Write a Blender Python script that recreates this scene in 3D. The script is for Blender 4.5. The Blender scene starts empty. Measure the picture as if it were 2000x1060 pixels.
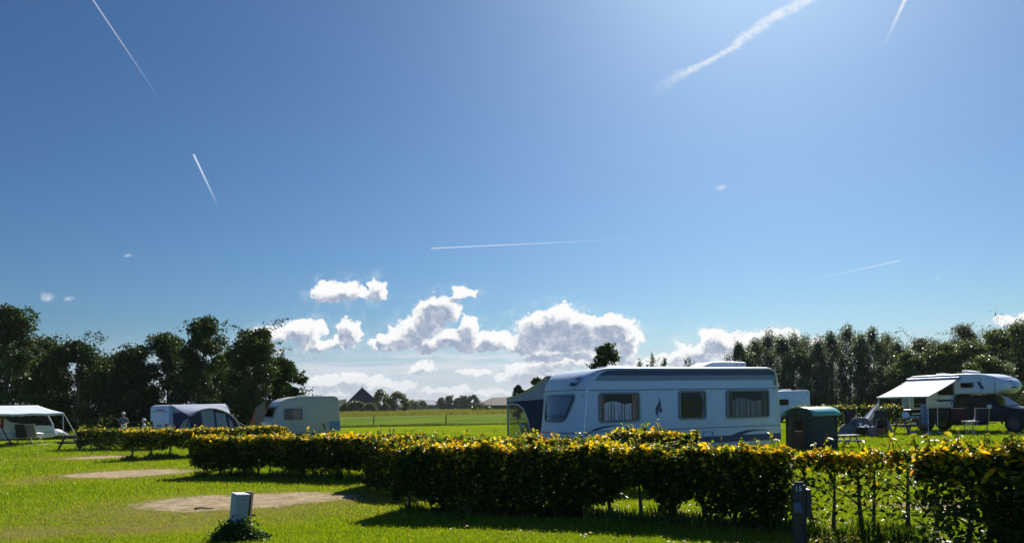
import bpy, bmesh, math, random
import numpy as np
from mathutils import Vector, Matrix
V = Vector
R = math.radians
scene = bpy.context.scene
C = scene.collection

# ------------------------------------------------------------------ camera
F, CX, HY, ROLL, H = 1455.0, 1000.0, 791.0, 0.0192, 1.7
cam_d = bpy.data.cameras.new('camera')
cam = bpy.data.objects.new('camera', cam_d)
C.objects.link(cam)
cam_d.sensor_width = 36.0
cam_d.lens = 36.0 * F / 2000.0
cam_d.shift_y = (HY - 530.0) / 2000.0
cam_d.clip_start = 0.1
cam_d.clip_end = 9000.0
cam.matrix_world = Matrix.Translation((0, 0, H)) @ Matrix.Rotation(ROLL, 4, 'Y') @ Matrix.Rotation(math.pi / 2, 4, 'X')
scene.camera = cam

scene.view_settings.view_transform = 'Standard'
scene.view_settings.look = 'None'
scene.view_settings.gamma = 1.0
scene.view_settings.use_curve_mapping = False
scene.view_settings.exposure = 0.9
cy = scene.cycles
cy.use_denoising = True
cy.max_bounces = 8
cy.transparent_max_bounces = 10
cy.diffuse_bounces = 3
cy.glossy_bounces = 3
cy.transmission_bounces = 5
cy.volume_bounces = 1
cy.caustics_reflective = False
cy.caustics_refractive = False
cy.sample_clamp_indirect = 4.0

SUN_EL, SUN_AZ = R(39.0), R(20.0)         # azimuth measured from +Y towards +X
SKY_STRENGTH = 0.1
SKY_GAMMA, SKY_TINT = 1.30, (.170, .209, .213, 1)


def uv(px, py):
    dx, dy = px - CX, HY - py
    c, s = math.cos(ROLL), math.sin(ROLL)
    return (dx * c + dy * s) / F, (-dx * s + dy * c) / F


# ------------------------------------------------------------------ world: sky, clouds, contrails
def build_world():
    w = bpy.data.worlds.new('World')
    scene.world = w
    w.use_nodes = True
    nt = w.node_tree
    nt.nodes.clear()
    N = nt.nodes.new
    L = nt.links.new

    def node(tree, t, **kw):
        n = tree.nodes.new(t)
        for k, v in kw.items():
            setattr(n, k, v)
        return n

    def val(tree, op, a, b=None, clamp=False):
        n = node(tree, 'ShaderNodeMath', operation=op, use_clamp=clamp)
        for i, x in enumerate((a, b)):
            if x is None:
                continue
            if isinstance(x, (int, float)):
                n.inputs[i].default_value = x
            else:
                tree.links.new(x, n.inputs[i])
        return n.outputs[0]

    def mr(tree, x, a, b, c=0.0, d=1.0, smooth=True):
        n = node(tree, 'ShaderNodeMapRange')
        n.interpolation_type = 'SMOOTHSTEP' if smooth else 'LINEAR'
        tree.links.new(x, n.inputs[0])
        n.inputs[1].default_value = a
        n.inputs[2].default_value = b
        n.inputs[3].default_value = c
        n.inputs[4].default_value = d
        return n.outputs[0]

    def mapping(tree, vec, loc, rot, sc):
        n = node(tree, 'ShaderNodeMapping', vector_type='TEXTURE')
        n.inputs[1].default_value = (loc[0], loc[1], 0)
        n.inputs[2].default_value = (0, 0, rot)
        n.inputs[3].default_value = (sc[0], sc[1], 1)
        tree.links.new(vec, n.inputs[0])
        return n.outputs[0]

    def noise(tree, vec, scale, detail=4, rough=.55):
        n = node(tree, 'ShaderNodeTexNoise')
        n.inputs['Scale'].default_value = scale
        n.inputs['Detail'].default_value = detail
        n.inputs['Roughness'].default_value = rough
        tree.links.new(vec, n.inputs['Vector'])
        return n

    def mixc(tree, f, a, b):
        n = node(tree, 'ShaderNodeMix', data_type='RGBA')
        for s, x in ((n.inputs['Factor'], f), (n.inputs[6], a), (n.inputs[7], b)):
            if isinstance(x, (int, float)):
                s.default_value = x
            elif isinstance(x, tuple):
                s.default_value = (*x, 1)
            else:
                tree.links.new(x, s)
        return n.outputs[2]

    # cloud puffs in direction space: (px, py, rx, ry, turn) of the photo sky
    puffs = []
    def P_(*a):
        puffs.append(a)
    for a in [(648, 569, 40, 17), (678, 566, 34, 19), (735, 566, 17, 22), (722, 576, 24, 10), (632, 577, 26, 10),
              (520, 652, 34, 14), (590, 645, 44, 24), (548, 655, 40, 12), (505, 660, 36, 12), (535, 682, 20, 7),
              (625, 672, 44, 14), (660, 668, 22, 12), (684, 644, 20, 26), (610, 676, 26, 9),
              (868, 602, 34, 24), (838, 620, 32, 28), (812, 640, 34, 24), (785, 656, 34, 16), (756, 672, 38, 14), (852, 596, 34, 16),
              (908, 572, 26, 10), (748, 658, 14, 9),
              (835, 666, 40, 20), (880, 660, 36, 18), (917, 642, 24, 24), (905, 662, 44, 20), (960, 660, 46, 16), (925, 676, 60, 10), (870, 676, 60, 8),
              (1095, 622, 44, 28), (1060, 634, 50, 28), (1040, 648, 34, 26), (1135, 632, 34, 24), (1190, 630, 52, 16), (1115, 656, 70, 24), (1180, 652, 56, 22), (1225, 662, 28, 24), (1215, 642, 24, 10),
              (1040, 678, 62, 13), (1120, 682, 100, 10), (1225, 682, 24, 14), (1020, 668, 36, 10),
              (1400, 664, 40, 22), (1365, 690, 46, 24), (1330, 700, 46, 14), (1290, 704, 40, 8), (1445, 676, 50, 26), (1510, 664, 52, 22), (1540, 672, 40, 20), (1475, 690, 70, 26), (1600, 672, 40, 12), (1650, 668, 34, 8),
              (1970, 623, 30, 8), (1996, 624, 20, 8), (1985, 632, 40, 8),
              
              # low row over the horizon
              (640, 745, 40, 12), (690, 742, 36, 14), (720, 752, 50, 14), (775, 750, 42, 10), (640, 765, 70, 10), (825, 716, 24, 14),
              (1030, 722, 44, 18), (1075, 705, 60, 16), (1120, 706, 56, 14), (1000, 736, 44, 12), (1180, 700, 50, 14), (925, 728, 34, 7), (1050, 742, 60, 14), (870, 760, 50, 7), (960, 764, 40, 6), (1240, 712, 60, 12)]:
        P_(*a)

    g = bpy.data.node_groups.new('cloud_density', 'ShaderNodeTree')
    g.interface.new_socket('Vector', in_out='INPUT', socket_type='NodeSocketVector')
    g.interface.new_socket('Density', in_out='OUTPUT', socket_type='NodeSocketFloat')
    g.interface.new_socket('Thickness', in_out='OUTPUT', socket_type='NodeSocketFloat')
    gi, go = node(g, 'NodeGroupInput'), node(g, 'NodeGroupOutput')
    vin = gi.outputs[0]

    def warp(vec, scale, amt, detail, rough=.55):
        n = noise(g, vec, scale, detail, rough)
        s = node(g, 'ShaderNodeVectorMath', operation='SUBTRACT')
        g.links.new(n.outputs['Color'], s.inputs[0]); s.inputs[1].default_value = (.5, .5, .5)
        m = node(g, 'ShaderNodeVectorMath', operation='MULTIPLY')
        g.links.new(s.outputs[0], m.inputs[0]); m.inputs[1].default_value = (amt, amt * .8, 0)
        a = node(g, 'ShaderNodeVectorMath', operation='ADD')
        g.links.new(vec, a.inputs[0]); g.links.new(m.outputs[0], a.inputs[1])
        return a.outputs[0]
    def vlen(x):
        n = node(g, 'ShaderNodeVectorMath', operation='LENGTH')
        g.links.new(x, n.inputs[0])
        return n.outputs['Value']
    v1 = warp(vin, 38, .030, 2)
    v2 = warp(v1, 105, .016, 4, .55)
    acc = acc2 = None

    def smax(x, y):
        n = node(g, 'ShaderNodeMath', operation='SMOOTH_MAX')
        g.links.new(x, n.inputs[0]); g.links.new(y, n.inputs[1]); n.inputs[2].default_value = .18
        return n.outputs[0]
    for px, py, rx, ry in puffs:
        u0, v0 = uv(px, py)
        src = v2
        if acc is not None:      # evaluate one puff after the other (keeps the shader's working memory small)
            ch = node(g, 'ShaderNodeVectorMath', operation='MULTIPLY_ADD')
            g.links.new(acc2, ch.inputs[0]); ch.inputs[1].default_value = (1e-7, 1e-7, 1e-7); g.links.new(v2, ch.inputs[2])
            src = ch.outputs[0]
        sx, sy = rx / F * 1.18, ry / F * 1.25
        m = mapping(g, src, (u0, v0), -ROLL, (sx, sy))
        d = val(g, 'SUBTRACT', 1.0, vlen(m))
        of = node(g, 'ShaderNodeVectorMath', operation='ADD')      # the same puff seen a little nearer the sun: how much cloud the light crosses
        g.links.new(m, of.inputs[0]); of.inputs[1].default_value = (.0040 / sx, .0120 / sy, 0)
        d2 = val(g, 'SUBTRACT', 1.0, vlen(of.outputs[0]))
        acc = d if acc is None else smax(acc, d)
        acc2 = val(g, 'ADD', d2, val(g, 'MULTIPLY', acc, 1e-7)) if acc2 is None else smax(acc2, d2)
    g.links.new(acc, go.inputs[0])
    g.links.new(acc2, go.inputs[1])

    tc = N('ShaderNodeTexCoord')
    sep = N('ShaderNodeSeparateXYZ')
    L(tc.outputs['Generated'], sep.inputs[0])
    yy = val(nt, 'MAXIMUM', sep.outputs[1], .05)
    uu = val(nt, 'DIVIDE', sep.outputs[0], yy)
    vv = val(nt, 'DIVIDE', sep.outputs[2], yy)
    ahead = mr(nt, sep.outputs[1], .1, .3)
    comb = N('ShaderNodeCombineXYZ')
    L(uu, comb.inputs[0]); L(vv, comb.inputs[1])
    p = comb.outputs[0]

    sky = N('ShaderNodeTexSky')
    sky.sky_type = 'NISHITA'
    sky.sun_disc = False
    sky.sun_elevation = SUN_EL
    sky.sun_rotation = SUN_AZ
    sky.air_density = 1.0
    sky.dust_density = 0.8
    sky.ozone_density = 6.0
    hs = N('ShaderNodeHueSaturation')
    hs.inputs['Saturation'].default_value = 1.0
    hs.inputs['Value'].default_value = 1.0
    L(sky.outputs[0], hs.inputs['Color'])
    gm = N('ShaderNodeGamma'); gm.inputs[1].default_value = SKY_GAMMA
    L(hs.outputs[0], gm.inputs[0])
    tint = N('ShaderNodeMix'); tint.data_type = 'RGBA'; tint.blend_type = 'MULTIPLY'; tint.inputs[0].default_value = 1
    L(gm.outputs[0], tint.inputs[6]); tint.inputs[7].default_value = SKY_TINT
    col = tint.outputs[2]

    K = 1.0 / SKY_STRENGTH / (2 ** scene.view_settings.exposure)

    def disp(r, g_, b):
        return (r * K, g_ * K, b * K)

    # thin high sheet low over the horizon
    st = mapping(nt, p, uv(870, 712), 0, (.42, .026))
    stl = N('ShaderNodeVectorMath'); stl.operation = 'LENGTH'; L(st, stl.inputs[0])
    stn = noise(nt, mapping(nt, p, (0, 0), 0, (.16, .014)), 1.0, 4, .6)
    sheet = val(nt, 'MULTIPLY', mr(nt, stl.outputs['Value'], 1.0, .2), mr(nt, stn.outputs['Fac'], .38, .6))
    col = mixc(nt, val(nt, 'MULTIPLY', val(nt, 'MULTIPLY', sheet, .75), ahead), col, disp(.83, .82, .86))

    # pale veil down on the horizon
    veil = val(nt, 'MULTIPLY', mr(nt, vv, .125, .0), .72)
    col = mixc(nt, val(nt, 'MULTIPLY', veil, ahead), col, disp(.62, .67, .84))

    back = N('ShaderNodeMix'); back.data_type = 'RGBA'; back.blend_type = 'MULTIPLY'      # sky behind the camera brightened and blued, an added fill for shaded sides
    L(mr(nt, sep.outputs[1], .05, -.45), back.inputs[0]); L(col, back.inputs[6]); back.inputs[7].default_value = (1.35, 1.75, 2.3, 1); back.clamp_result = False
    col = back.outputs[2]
    clear = col
    gn = N('ShaderNodeGroup'); gn.node_tree = g
    L(p, gn.inputs[0])
    def billow(off):
        a = N('ShaderNodeVectorMath'); a.operation = 'ADD'
        L(p, a.inputs[0]); a.inputs[1].default_value = off
        n = noise(nt, a.outputs[0], 70, 6, .6)
        q = val(nt, 'ABSOLUTE', val(nt, 'SUBTRACT', val(nt, 'MULTIPLY', n.outputs['Fac'], 2.0), 1.0))
        return val(nt, 'MULTIPLY', val(nt, 'SUBTRACT', q, .20), .62)
    d0 = val(nt, 'ADD', gn.outputs[0], billow((0, 0, 0)))
    d1 = val(nt, 'ADD', gn.outputs[1], billow((.0022, .0060, 0)))
    alpha = mr(nt, d0, .02, .22)
    shade = mr(nt, d1, .10, .56)
    nz = noise(nt, p, 75, 6, .6)
    shade = val(nt, 'MULTIPLY', shade, mr(nt, nz.outputs['Fac'], .30, .60, .66, 1.0), clamp=True)
    ccol = mixc(nt, shade, disp(1.0, .99, .99), disp(.33, .40, .54))
    wis = val(nt, 'MULTIPLY', mr(nt, gn.outputs[0], -.75, .10), mr(nt, nz.outputs['Fac'], .38, .75))      # thin torn vapour round the puffs
    col = mixc(nt, val(nt, 'MULTIPLY', val(nt, 'MULTIPLY', wis, .26), ahead), col, disp(.90, .92, .96))
    lowfade = mr(nt, vv, .008, .075, .62, 1.0)
    ccol = mixc(nt, mr(nt, vv, .085, .02, 0, .28), ccol, disp(.70, .74, .82))
    col = mixc(nt, val(nt, 'MULTIPLY', val(nt, 'MULTIPLY', alpha, ahead), val(nt, 'MULTIPLY', lowfade, .97)), col, ccol)

    # contrails: start px, end px, width px, fade-in, fade-out, strength, woolly
    trails = [((176, -8), (335, 228), 3.2, 0.0, 1.0, .42, 0), ((378, 301), (434, 420), 3.6, 0.01, .9, .75, 0),
              ((843, 485), (1310, 463), 1.9, 0.0, 1.0, .66, 0), ((1757, 509), (1540, 556), 2.4, .0, 1.0, .42, 0),
              ((1773, -12), (1719, 106), 7.0, .0, 1.0, .85, 1), ((1840, 541), (1816, 551), 3, .3, .8, .3, 0), ((78, 577), (108, 580), 15, .4, .6, .5, 1), ((122, 585), (150, 581), 9, .4, .6, .4, 1), ((240, 500), (262, 497), 6, .4, .6, .45, 1), ((1394, 369), (1424, 363), 9, .5, .5, .5, 1),
              ((1600, -14), (1505, 38), 21, .0, 1.6, .62, 1), ((1530, 18), (1425, 96), 19, .15, 1.6, .62, 1),
              ((1450, 84), (1330, 148), 13, .12, 1.5, .60, 1), ((1345, 138), (1262, 186), 22, .1, .9, .34, 1)]
    cloudy, col = col, clear
    nz2 = noise(nt, p, 160, 4, .7)
    nz3 = noise(nt, p, 28, 3, .6)
    wv = N('ShaderNodeVectorMath'); wv.operation = 'SUBTRACT'
    L(nz3.outputs['Color'], wv.inputs[0]); wv.inputs[1].default_value = (.5, .5, .5)
    wm = N('ShaderNodeVectorMath'); wm.operation = 'MULTIPLY'
    L(wv.outputs[0], wm.inputs[0]); wm.inputs[1].default_value = (.016, .016, 0)
    wa = N('ShaderNodeVectorMath'); wa.operation = 'ADD'
    L(p, wa.inputs[0]); L(wm.outputs[0], wa.inputs[1])
    def trail(col, a, b, wd, fi, fo, stg, woolly):
        ua, ub = uv(*a), uv(*b)
        du, dv = ub[0] - ua[0], ub[1] - ua[1]
        ln_ = math.hypot(du, dv)
        ch = N('ShaderNodeVectorMath'); ch.operation = 'MULTIPLY_ADD'
        L(col, ch.inputs[0]); ch.inputs[1].default_value = (1e-7, 1e-7, 1e-7); L(wa.outputs[0] if woolly and wd > 10 else p, ch.inputs[2])
        m = mapping(nt, ch.outputs[0], ua, math.atan2(dv, du), (ln_, wd / F * .75))
        s = N('ShaderNodeSeparateXYZ'); L(m, s.inputs[0])
        across = mr(nt, val(nt, 'ABSOLUTE', s.outputs[1]), 1.0, .1)
        along = val(nt, 'MULTIPLY', mr(nt, s.outputs[0], -.005, max(fi, .001)), mr(nt, s.outputs[0], 1.0, max(0.0, 1 - fo) if fo <= 1 else .85))
        f = val(nt, 'MULTIPLY', across, along)
        if woolly:
            f = val(nt, 'MULTIPLY', f, mr(nt, nz2.outputs['Fac'], .25, .6, .25, 1.0))
        f = val(nt, 'MULTIPLY', val(nt, 'MULTIPLY', f, stg), ahead)
        return mixc(nt, f, col, disp(.93, .95, .98))
    for k, tr in enumerate(trails):
        if k in (2, 3, 5, 6, 7, 8):
            cloudy = trail(cloudy, *tr)
        col = trail(col, *tr)

    bgs = []
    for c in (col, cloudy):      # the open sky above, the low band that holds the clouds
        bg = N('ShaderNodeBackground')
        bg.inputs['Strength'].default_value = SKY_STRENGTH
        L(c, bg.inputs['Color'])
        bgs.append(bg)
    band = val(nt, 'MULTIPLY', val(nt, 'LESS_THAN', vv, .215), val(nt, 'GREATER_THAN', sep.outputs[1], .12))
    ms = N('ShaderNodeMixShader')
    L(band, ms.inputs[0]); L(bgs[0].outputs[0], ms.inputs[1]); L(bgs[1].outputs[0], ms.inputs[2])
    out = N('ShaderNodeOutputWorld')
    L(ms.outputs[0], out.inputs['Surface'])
    w.cycles.sampling_method = 'MANUAL'
    w.cycles.sample_map_resolution = 512


build_world()

sd = bpy.data.lights.new('sun', 'SUN')
sd.energy = 5.0
sd.angle = R(0.53)
sd.color = (1.0, .94, .84)
sun = bpy.data.objects.new('sun', sd)
C.objects.link(sun)
sdir = V((math.sin(SUN_AZ) * math.cos(SUN_EL), math.cos(SUN_AZ) * math.cos(SUN_EL), math.sin(SUN_EL)))
sun.rotation_euler = sdir.to_track_quat('Z', 'Y').to_euler()
sun.location = (30, 60, 60)


# ------------------------------------------------------------------ geometry of the picture -> the place
def P(px, py, Y):
    u, v = uv(px, py)
    return V((u * Y, Y, H + v * Y))


def G(px, py):
    u, v = uv(px, py)
    Y = -H / v
    return V((u * Y, Y, 0))


def GX(px, Y):
    v = -H / Y
    dx = px - CX
    u = (dx + v * F * math.sin(ROLL)) / F
    return V((u * Y, Y, 0))


# ------------------------------------------------------------------ object helpers
def tag(o, label=None, cat=None, group=None, kind=None):
    if label: o['label'] = label
    if cat: o['category'] = cat
    if group: o['group'] = group
    if kind: o['kind'] = kind
    return o


def thing(name, label, cat, loc=(0, 0, 0), rz=0.0, group=None):
    o = bpy.data.objects.new(name, None)
    o.empty_display_size = .2
    C.objects.link(o)
    o.location = loc
    o.rotation_euler = (0, 0, rz)
    return tag(o, label, cat, group)


def link_mesh(name, me, mats, parent=None):
    o = bpy.data.objects.new(name, me)
    C.objects.link(o)
    for m in (mats if isinstance(mats, (list, tuple)) else [mats]):
        me.materials.append(m)
    if parent:
        o.parent = parent
    return o


def copy_tree(o, parent=None):
    c = o.copy()
    C.objects.link(c)
    if parent:
        c.parent = parent
    for ch in list(o.children):
        copy_tree(ch, c)
    return c


class MB:
    def __init__(s):
        s.v, s.f, s.m = [], [], []

    def add(s, vs, fs, mi=0):
        b = len(s.v)
        s.v += [tuple(x) for x in vs]
        s.f += [tuple(i + b for i in f) for f in fs]
        s.m += [mi] * len(fs)
        return s

    def box(s, x0, x1, y0, y1, z0, z1, mi=0, M=None):
        vs = [V((x, y, z)) for z in (z0, z1) for y in (y0, y1) for x in (x0, x1)]
        if M: vs = [M @ p for p in vs]
        return s.add(vs, [(0, 2, 3, 1), (4, 5, 7, 6), (0, 1, 5, 4), (1, 3, 7, 5), (3, 2, 6, 7), (2, 0, 4, 6)], mi)

    def bar(s, a, b, w, h=None, mi=0):
        a, b = V(a), V(b)
        h = h or w
        d = (b - a).normalized()
        up = V((0, 0, 1)) if abs(d.z) < .95 else V((0, 1, 0))
        x = d.cross(up).normalized() * w / 2
        y = x.cross(d).normalized() * h / 2
        vs = [a - x - y, a + x - y, a + x + y, a - x + y, b - x - y, b + x - y, b + x + y, b - x + y]
        return s.add(vs, [(0, 1, 2, 3), (4, 7, 6, 5), (0, 4, 5, 1), (1, 5, 6, 2), (2, 6, 7, 3), (3, 7, 4, 0)], mi)

    def tube(s, pts, rad, n=8, mi=0, cap=True):
        pts = [V(p) for p in pts]
        rad = rad if isinstance(rad, (list, tuple)) else [rad] * len(pts)
        b = len(s.v)
        prev = None
        for i, p in enumerate(pts):
            d = (pts[min(i + 1, len(pts) - 1)] - pts[max(i - 1, 0)]).normalized()
            if prev is None:
                up = V((0, 0, 1)) if abs(d.z) < .9 else V((1, 0, 0))
                x = d.cross(up).normalized()
            else:
                x = (prev - d * prev.dot(d)).normalized()
            prev = x
            y = d.cross(x)
            for k in range(n):
                a = 2 * math.pi * k / n
                s.v.append(tuple(p + (x * math.cos(a) + y * math.sin(a)) * rad[i]))
        for i in range(len(pts) - 1):
            for k in range(n):
                k2 = (k + 1) % n
                s.f.append((b + i * n + k, b + i * n + k2, b + (i + 1) * n + k2, b + (i + 1) * n + k)); s.m.append(mi)
        if cap:
            s.f.append(tuple(b + k for k in range(n))[::-1]); s.m.append(mi)
            e = b + (len(pts) - 1) * n
            s.f.append(tuple(e + k for k in range(n))); s.m.append(mi)
        return s

    def prism(s, poly, fn, d0, d1, mi=0):
        """poly in 2-D, fn(a, b, depth) -> point"""
        n = len(poly)
        vs = [fn(a, b, d0) for a, b in poly] + [fn(a, b, d1) for a, b in poly]
        fs = [tuple(range(n))[::-1], tuple(range(n, 2 * n))]
        fs += [(i, (i + 1) % n, n + (i + 1) % n, n + i) for i in range(n)]
        return s.add(vs, fs, mi)

    def ring(s, po, pi, fn, d0, d1, mi=0):
        n = len(po)
        vs = [fn(a, b, d0) for a, b in po] + [fn(a, b, d0) for a, b in pi] + [fn(a, b, d1) for a, b in po] + [fn(a, b, d1) for a, b in pi]
        fs = []
        for i in range(n):
            j = (i + 1) % n
            fs += [(i, j, n + j, n + i), (2 * n + i, 3 * n + i, 3 * n + j, 2 * n + j), (i, 2 * n + i, 2 * n + j, j), (n + i, n + j, 3 * n + j, 3 * n + i)]
        return s.add(vs, fs, mi)

    def grid(s, fn, nu, nv, mi=0):
        vs = [fn(i / nu, j / nv) for j in range(nv + 1) for i in range(nu + 1)]
        w = nu + 1
        return s.add(vs, [(j * w + i, j * w + i + 1, (j + 1) * w + i + 1, (j + 1) * w + i) for j in range(nv) for i in range(nu)], mi)

    def disc(s, c, ax, r, th, n=20, mi=0):
        c, ax = V(c), V(ax).normalized()
        return s.tube([c - ax * th / 2, c + ax * th / 2], r, n, mi)

    def build(s, name, mats, parent=None, smooth=False, bevel=0, solid=0, fix=True):
        me = bpy.data.meshes.new(name)
        me.from_pydata(s.v, [], s.f)
        me.polygons.foreach_set('material_index', s.m)
        if fix:
            bm = bmesh.new(); bm.from_mesh(me)
            bmesh.ops.recalc_face_normals(bm, faces=bm.faces)
            bm.to_mesh(me); bm.free()
        o = link_mesh(name, me, mats, parent)
        if smooth:
            me.polygons.foreach_set('use_smooth', [True] * len(me.polygons))
            try:
                me.set_sharp_from_angle(angle=R(38))
            except Exception:
                pass
        if solid:
            md = o.modifiers.new('solid', 'SOLIDIFY'); md.thickness = solid; md.offset = 0
        if bevel:
            md = o.modifiers.new('bevel', 'BEVEL'); md.width = bevel; md.segments = 2; md.limit_method = 'ANGLE'
        return o


def rrect(x0, x1, z0, z1, r, n=5):
    out = []
    for cx_, cz, a0 in ((x1 - r, z1 - r, 0), (x0 + r, z1 - r, 90), (x0 + r, z0 + r, 180), (x1 - r, z0 + r, 270)):
        for k in range(n + 1):
            a = R(a0 + 90 * k / n)
            out.append((cx_ + r * math.cos(a), cz + r * math.sin(a)))
    return out


def np_mesh(name, verts, quads, cols=None, smooth=False):
    verts = np.asarray(verts, np.float32); quads = np.asarray(quads, np.int32)
    k = quads.shape[1]
    me = bpy.data.meshes.new(name)
    me.vertices.add(len(verts)); me.vertices.foreach_set('co', verts.ravel())
    me.loops.add(quads.size); me.loops.foreach_set('vertex_index', quads.ravel())
    me.polygons.add(len(quads))
    me.polygons.foreach_set('loop_start', np.arange(0, quads.size, k, dtype=np.int32))
    if cols is not None:
        at = me.attributes.new('Col', 'FLOAT_COLOR', 'POINT')
        c4 = np.ones((len(verts), 4), np.float32); c4[:, :3] = cols
        at.data.foreach_set('color', c4.ravel())
    me.update(calc_edges=True)
    return me


def text_mesh(txt, size, M, depth=.002, bold=0.0):
    cu = bpy.data.curves.new('lettering', 'FONT')
    cu.body = txt; cu.size = size; cu.extrude = depth; cu.offset = bold
    cu.align_x = 'CENTER'; cu.align_y = 'CENTER'
    o = bpy.data.objects.new('lettering', cu)
    C.objects.link(o)
    dg = bpy.context.evaluated_depsgraph_get()
    me = bpy.data.meshes.new_from_object(o.evaluated_get(dg))
    bpy.data.objects.remove(o)
    me.transform(M)
    return me


# ------------------------------------------------------------------ materials
MATS = {}


def mat(name, col, rough=.5, metal=0.0, var=.12, scale=6.0, bump=0.0, spec=.5, dirt=None, coat=0.0):
    if name in MATS: return MATS[name]
    m = bpy.data.materials.new(name)
    m.use_nodes = True
    nt = m.node_tree
    b = nt.nodes['Principled BSDF']
    b.inputs['Roughness'].default_value = rough
    b.inputs['Metallic'].default_value = metal
    b.inputs['Specular IOR Level'].default_value = spec
    b.inputs['Coat Weight'].default_value = coat
    tc = nt.nodes.new('ShaderNodeTexCoord')
    n = nt.nodes.new('ShaderNodeTexNoise')
    n.inputs['Scale'].default_value = scale; n.inputs['Detail'].default_value = 5
    nt.links.new(tc.outputs['Object'], n.inputs['Vector'])
    rp = nt.nodes.new('ShaderNodeValToRGB')
    lo = tuple(c * (1 - var) for c in col); hi = tuple(min(1, c * (1 + var)) for c in col)
    rp.color_ramp.elements[0].position = .3; rp.color_ramp.elements[0].color = (*lo, 1)
    rp.color_ramp.elements[1].position = .7; rp.color_ramp.elements[1].color = (*hi, 1)
    nt.links.new(n.outputs['Fac'], rp.inputs[0])
    out = rp.outputs[0]
    if dirt:
        n2 = nt.nodes.new('ShaderNodeTexNoise'); n2.inputs['Scale'].default_value = scale * .35; n2.inputs['Detail'].default_value = 8
        n2.inputs['Roughness'].default_value = .7
        mp = nt.nodes.new('ShaderNodeMapping'); mp.inputs['Scale'].default_value = (3, 3, .5)
        nt.links.new(tc.outputs['Object'], mp.inputs[0]); nt.links.new(mp.outputs[0], n2.inputs['Vector'])
        r2 = nt.nodes.new('ShaderNodeMapRange'); r2.inputs[1].default_value = .5; r2.inputs[2].default_value = .75; r2.inputs[4].default_value = .5
        nt.links.new(n2.outputs['Fac'], r2.inputs[0])
        mx = nt.nodes.new('ShaderNodeMix'); mx.data_type = 'RGBA'
        nt.links.new(r2.outputs[0], mx.inputs[0]); nt.links.new(out, mx.inputs[6]); mx.inputs[7].default_value = (*dirt, 1)
        out = mx.outputs[2]
    nt.links.new(out, b.inputs['Base Color'])
    if bump:
        bp = nt.nodes.new('ShaderNodeBump'); bp.inputs['Strength'].default_value = bump; bp.inputs['Distance'].default_value = .02
        nt.links.new(n.outputs['Fac'], bp.inputs['Height']); nt.links.new(bp.outputs[0], b.inputs['Normal'])
    MATS[name] = m
    return m


def leaf_mat(name, trans=.4, rough=.38, tint=(1.25, 1.2, .55), spec=.5):
    m = bpy.data.materials.new(name)
    m.use_nodes = True
    nt = m.node_tree
    b = nt.nodes['Principled BSDF']
    b.inputs['Roughness'].default_value = rough
    b.inputs['Specular IOR Level'].default_value = spec
    at = nt.nodes.new('ShaderNodeAttribute'); at.attribute_name = 'Col'
    nt.links.new(at.outputs['Color'], b.inputs['Base Color'])
    tr = nt.nodes.new('ShaderNodeBsdfTranslucent')
    mu = nt.nodes.new('ShaderNodeMix'); mu.data_type = 'RGBA'; mu.blend_type = 'MULTIPLY'; mu.inputs[0].default_value = 1
    nt.links.new(at.outputs['Color'], mu.inputs[6]); mu.inputs[7].default_value = (*tint, 1)
    mu.clamp_result = False
    nt.links.new(mu.outputs[2], tr.inputs['Color'])
    mx = nt.nodes.new('ShaderNodeMixShader'); mx.inputs[0].default_value = trans
    nt.links.new(b.outputs[0], mx.inputs[1]); nt.links.new(tr.outputs[0], mx.inputs[2])
    nt.links.new(mx.outputs[0], nt.nodes['Material Output'].inputs['Surface'])
    return m


def cloth_mat(name, col, trans=.3, rough=.8, stripe=None):
    m = mat(name, col, rough, var=.08, scale=9, bump=.1, spec=.25)
    nt = m.node_tree
    b = nt.nodes['Principled BSDF']
    src = b.inputs['Base Color'].links[0].from_socket
    if stripe:
        tc = nt.nodes.new('ShaderNodeTexCoord')
        wv = nt.nodes.new('ShaderNodeTexWave'); wv.inputs['Scale'].default_value = stripe[0]; wv.inputs['Distortion'].default_value = stripe[2]
        nt.links.new(tc.outputs['Object'], wv.inputs[0])
        rp = nt.nodes.new('ShaderNodeMapRange'); rp.inputs[1].default_value = .45; rp.inputs[2].default_value = .55
        nt.links.new(wv.outputs['Fac'], rp.inputs[0])
        mx = nt.nodes.new('ShaderNodeMix'); mx.data_type = 'RGBA'
        nt.links.new(rp.outputs[0], mx.inputs[0]); nt.links.new(src, mx.inputs[6]); mx.inputs[7].default_value = (*stripe[1], 1)
        src = mx.outputs[2]
        nt.links.new(src, b.inputs['Base Color'])
    tr = nt.nodes.new('ShaderNodeBsdfTranslucent')
    nt.links.new(src, tr.inputs['Color'])
    mx = nt.nodes.new('ShaderNodeMixShader'); mx.inputs[0].default_value = trans
    nt.links.new(b.outputs[0], mx.inputs[1]); nt.links.new(tr.outputs[0], mx.inputs[2])
    nt.links.new(mx.outputs[0], nt.nodes['Material Output'].inputs['Surface'])
    return m


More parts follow.
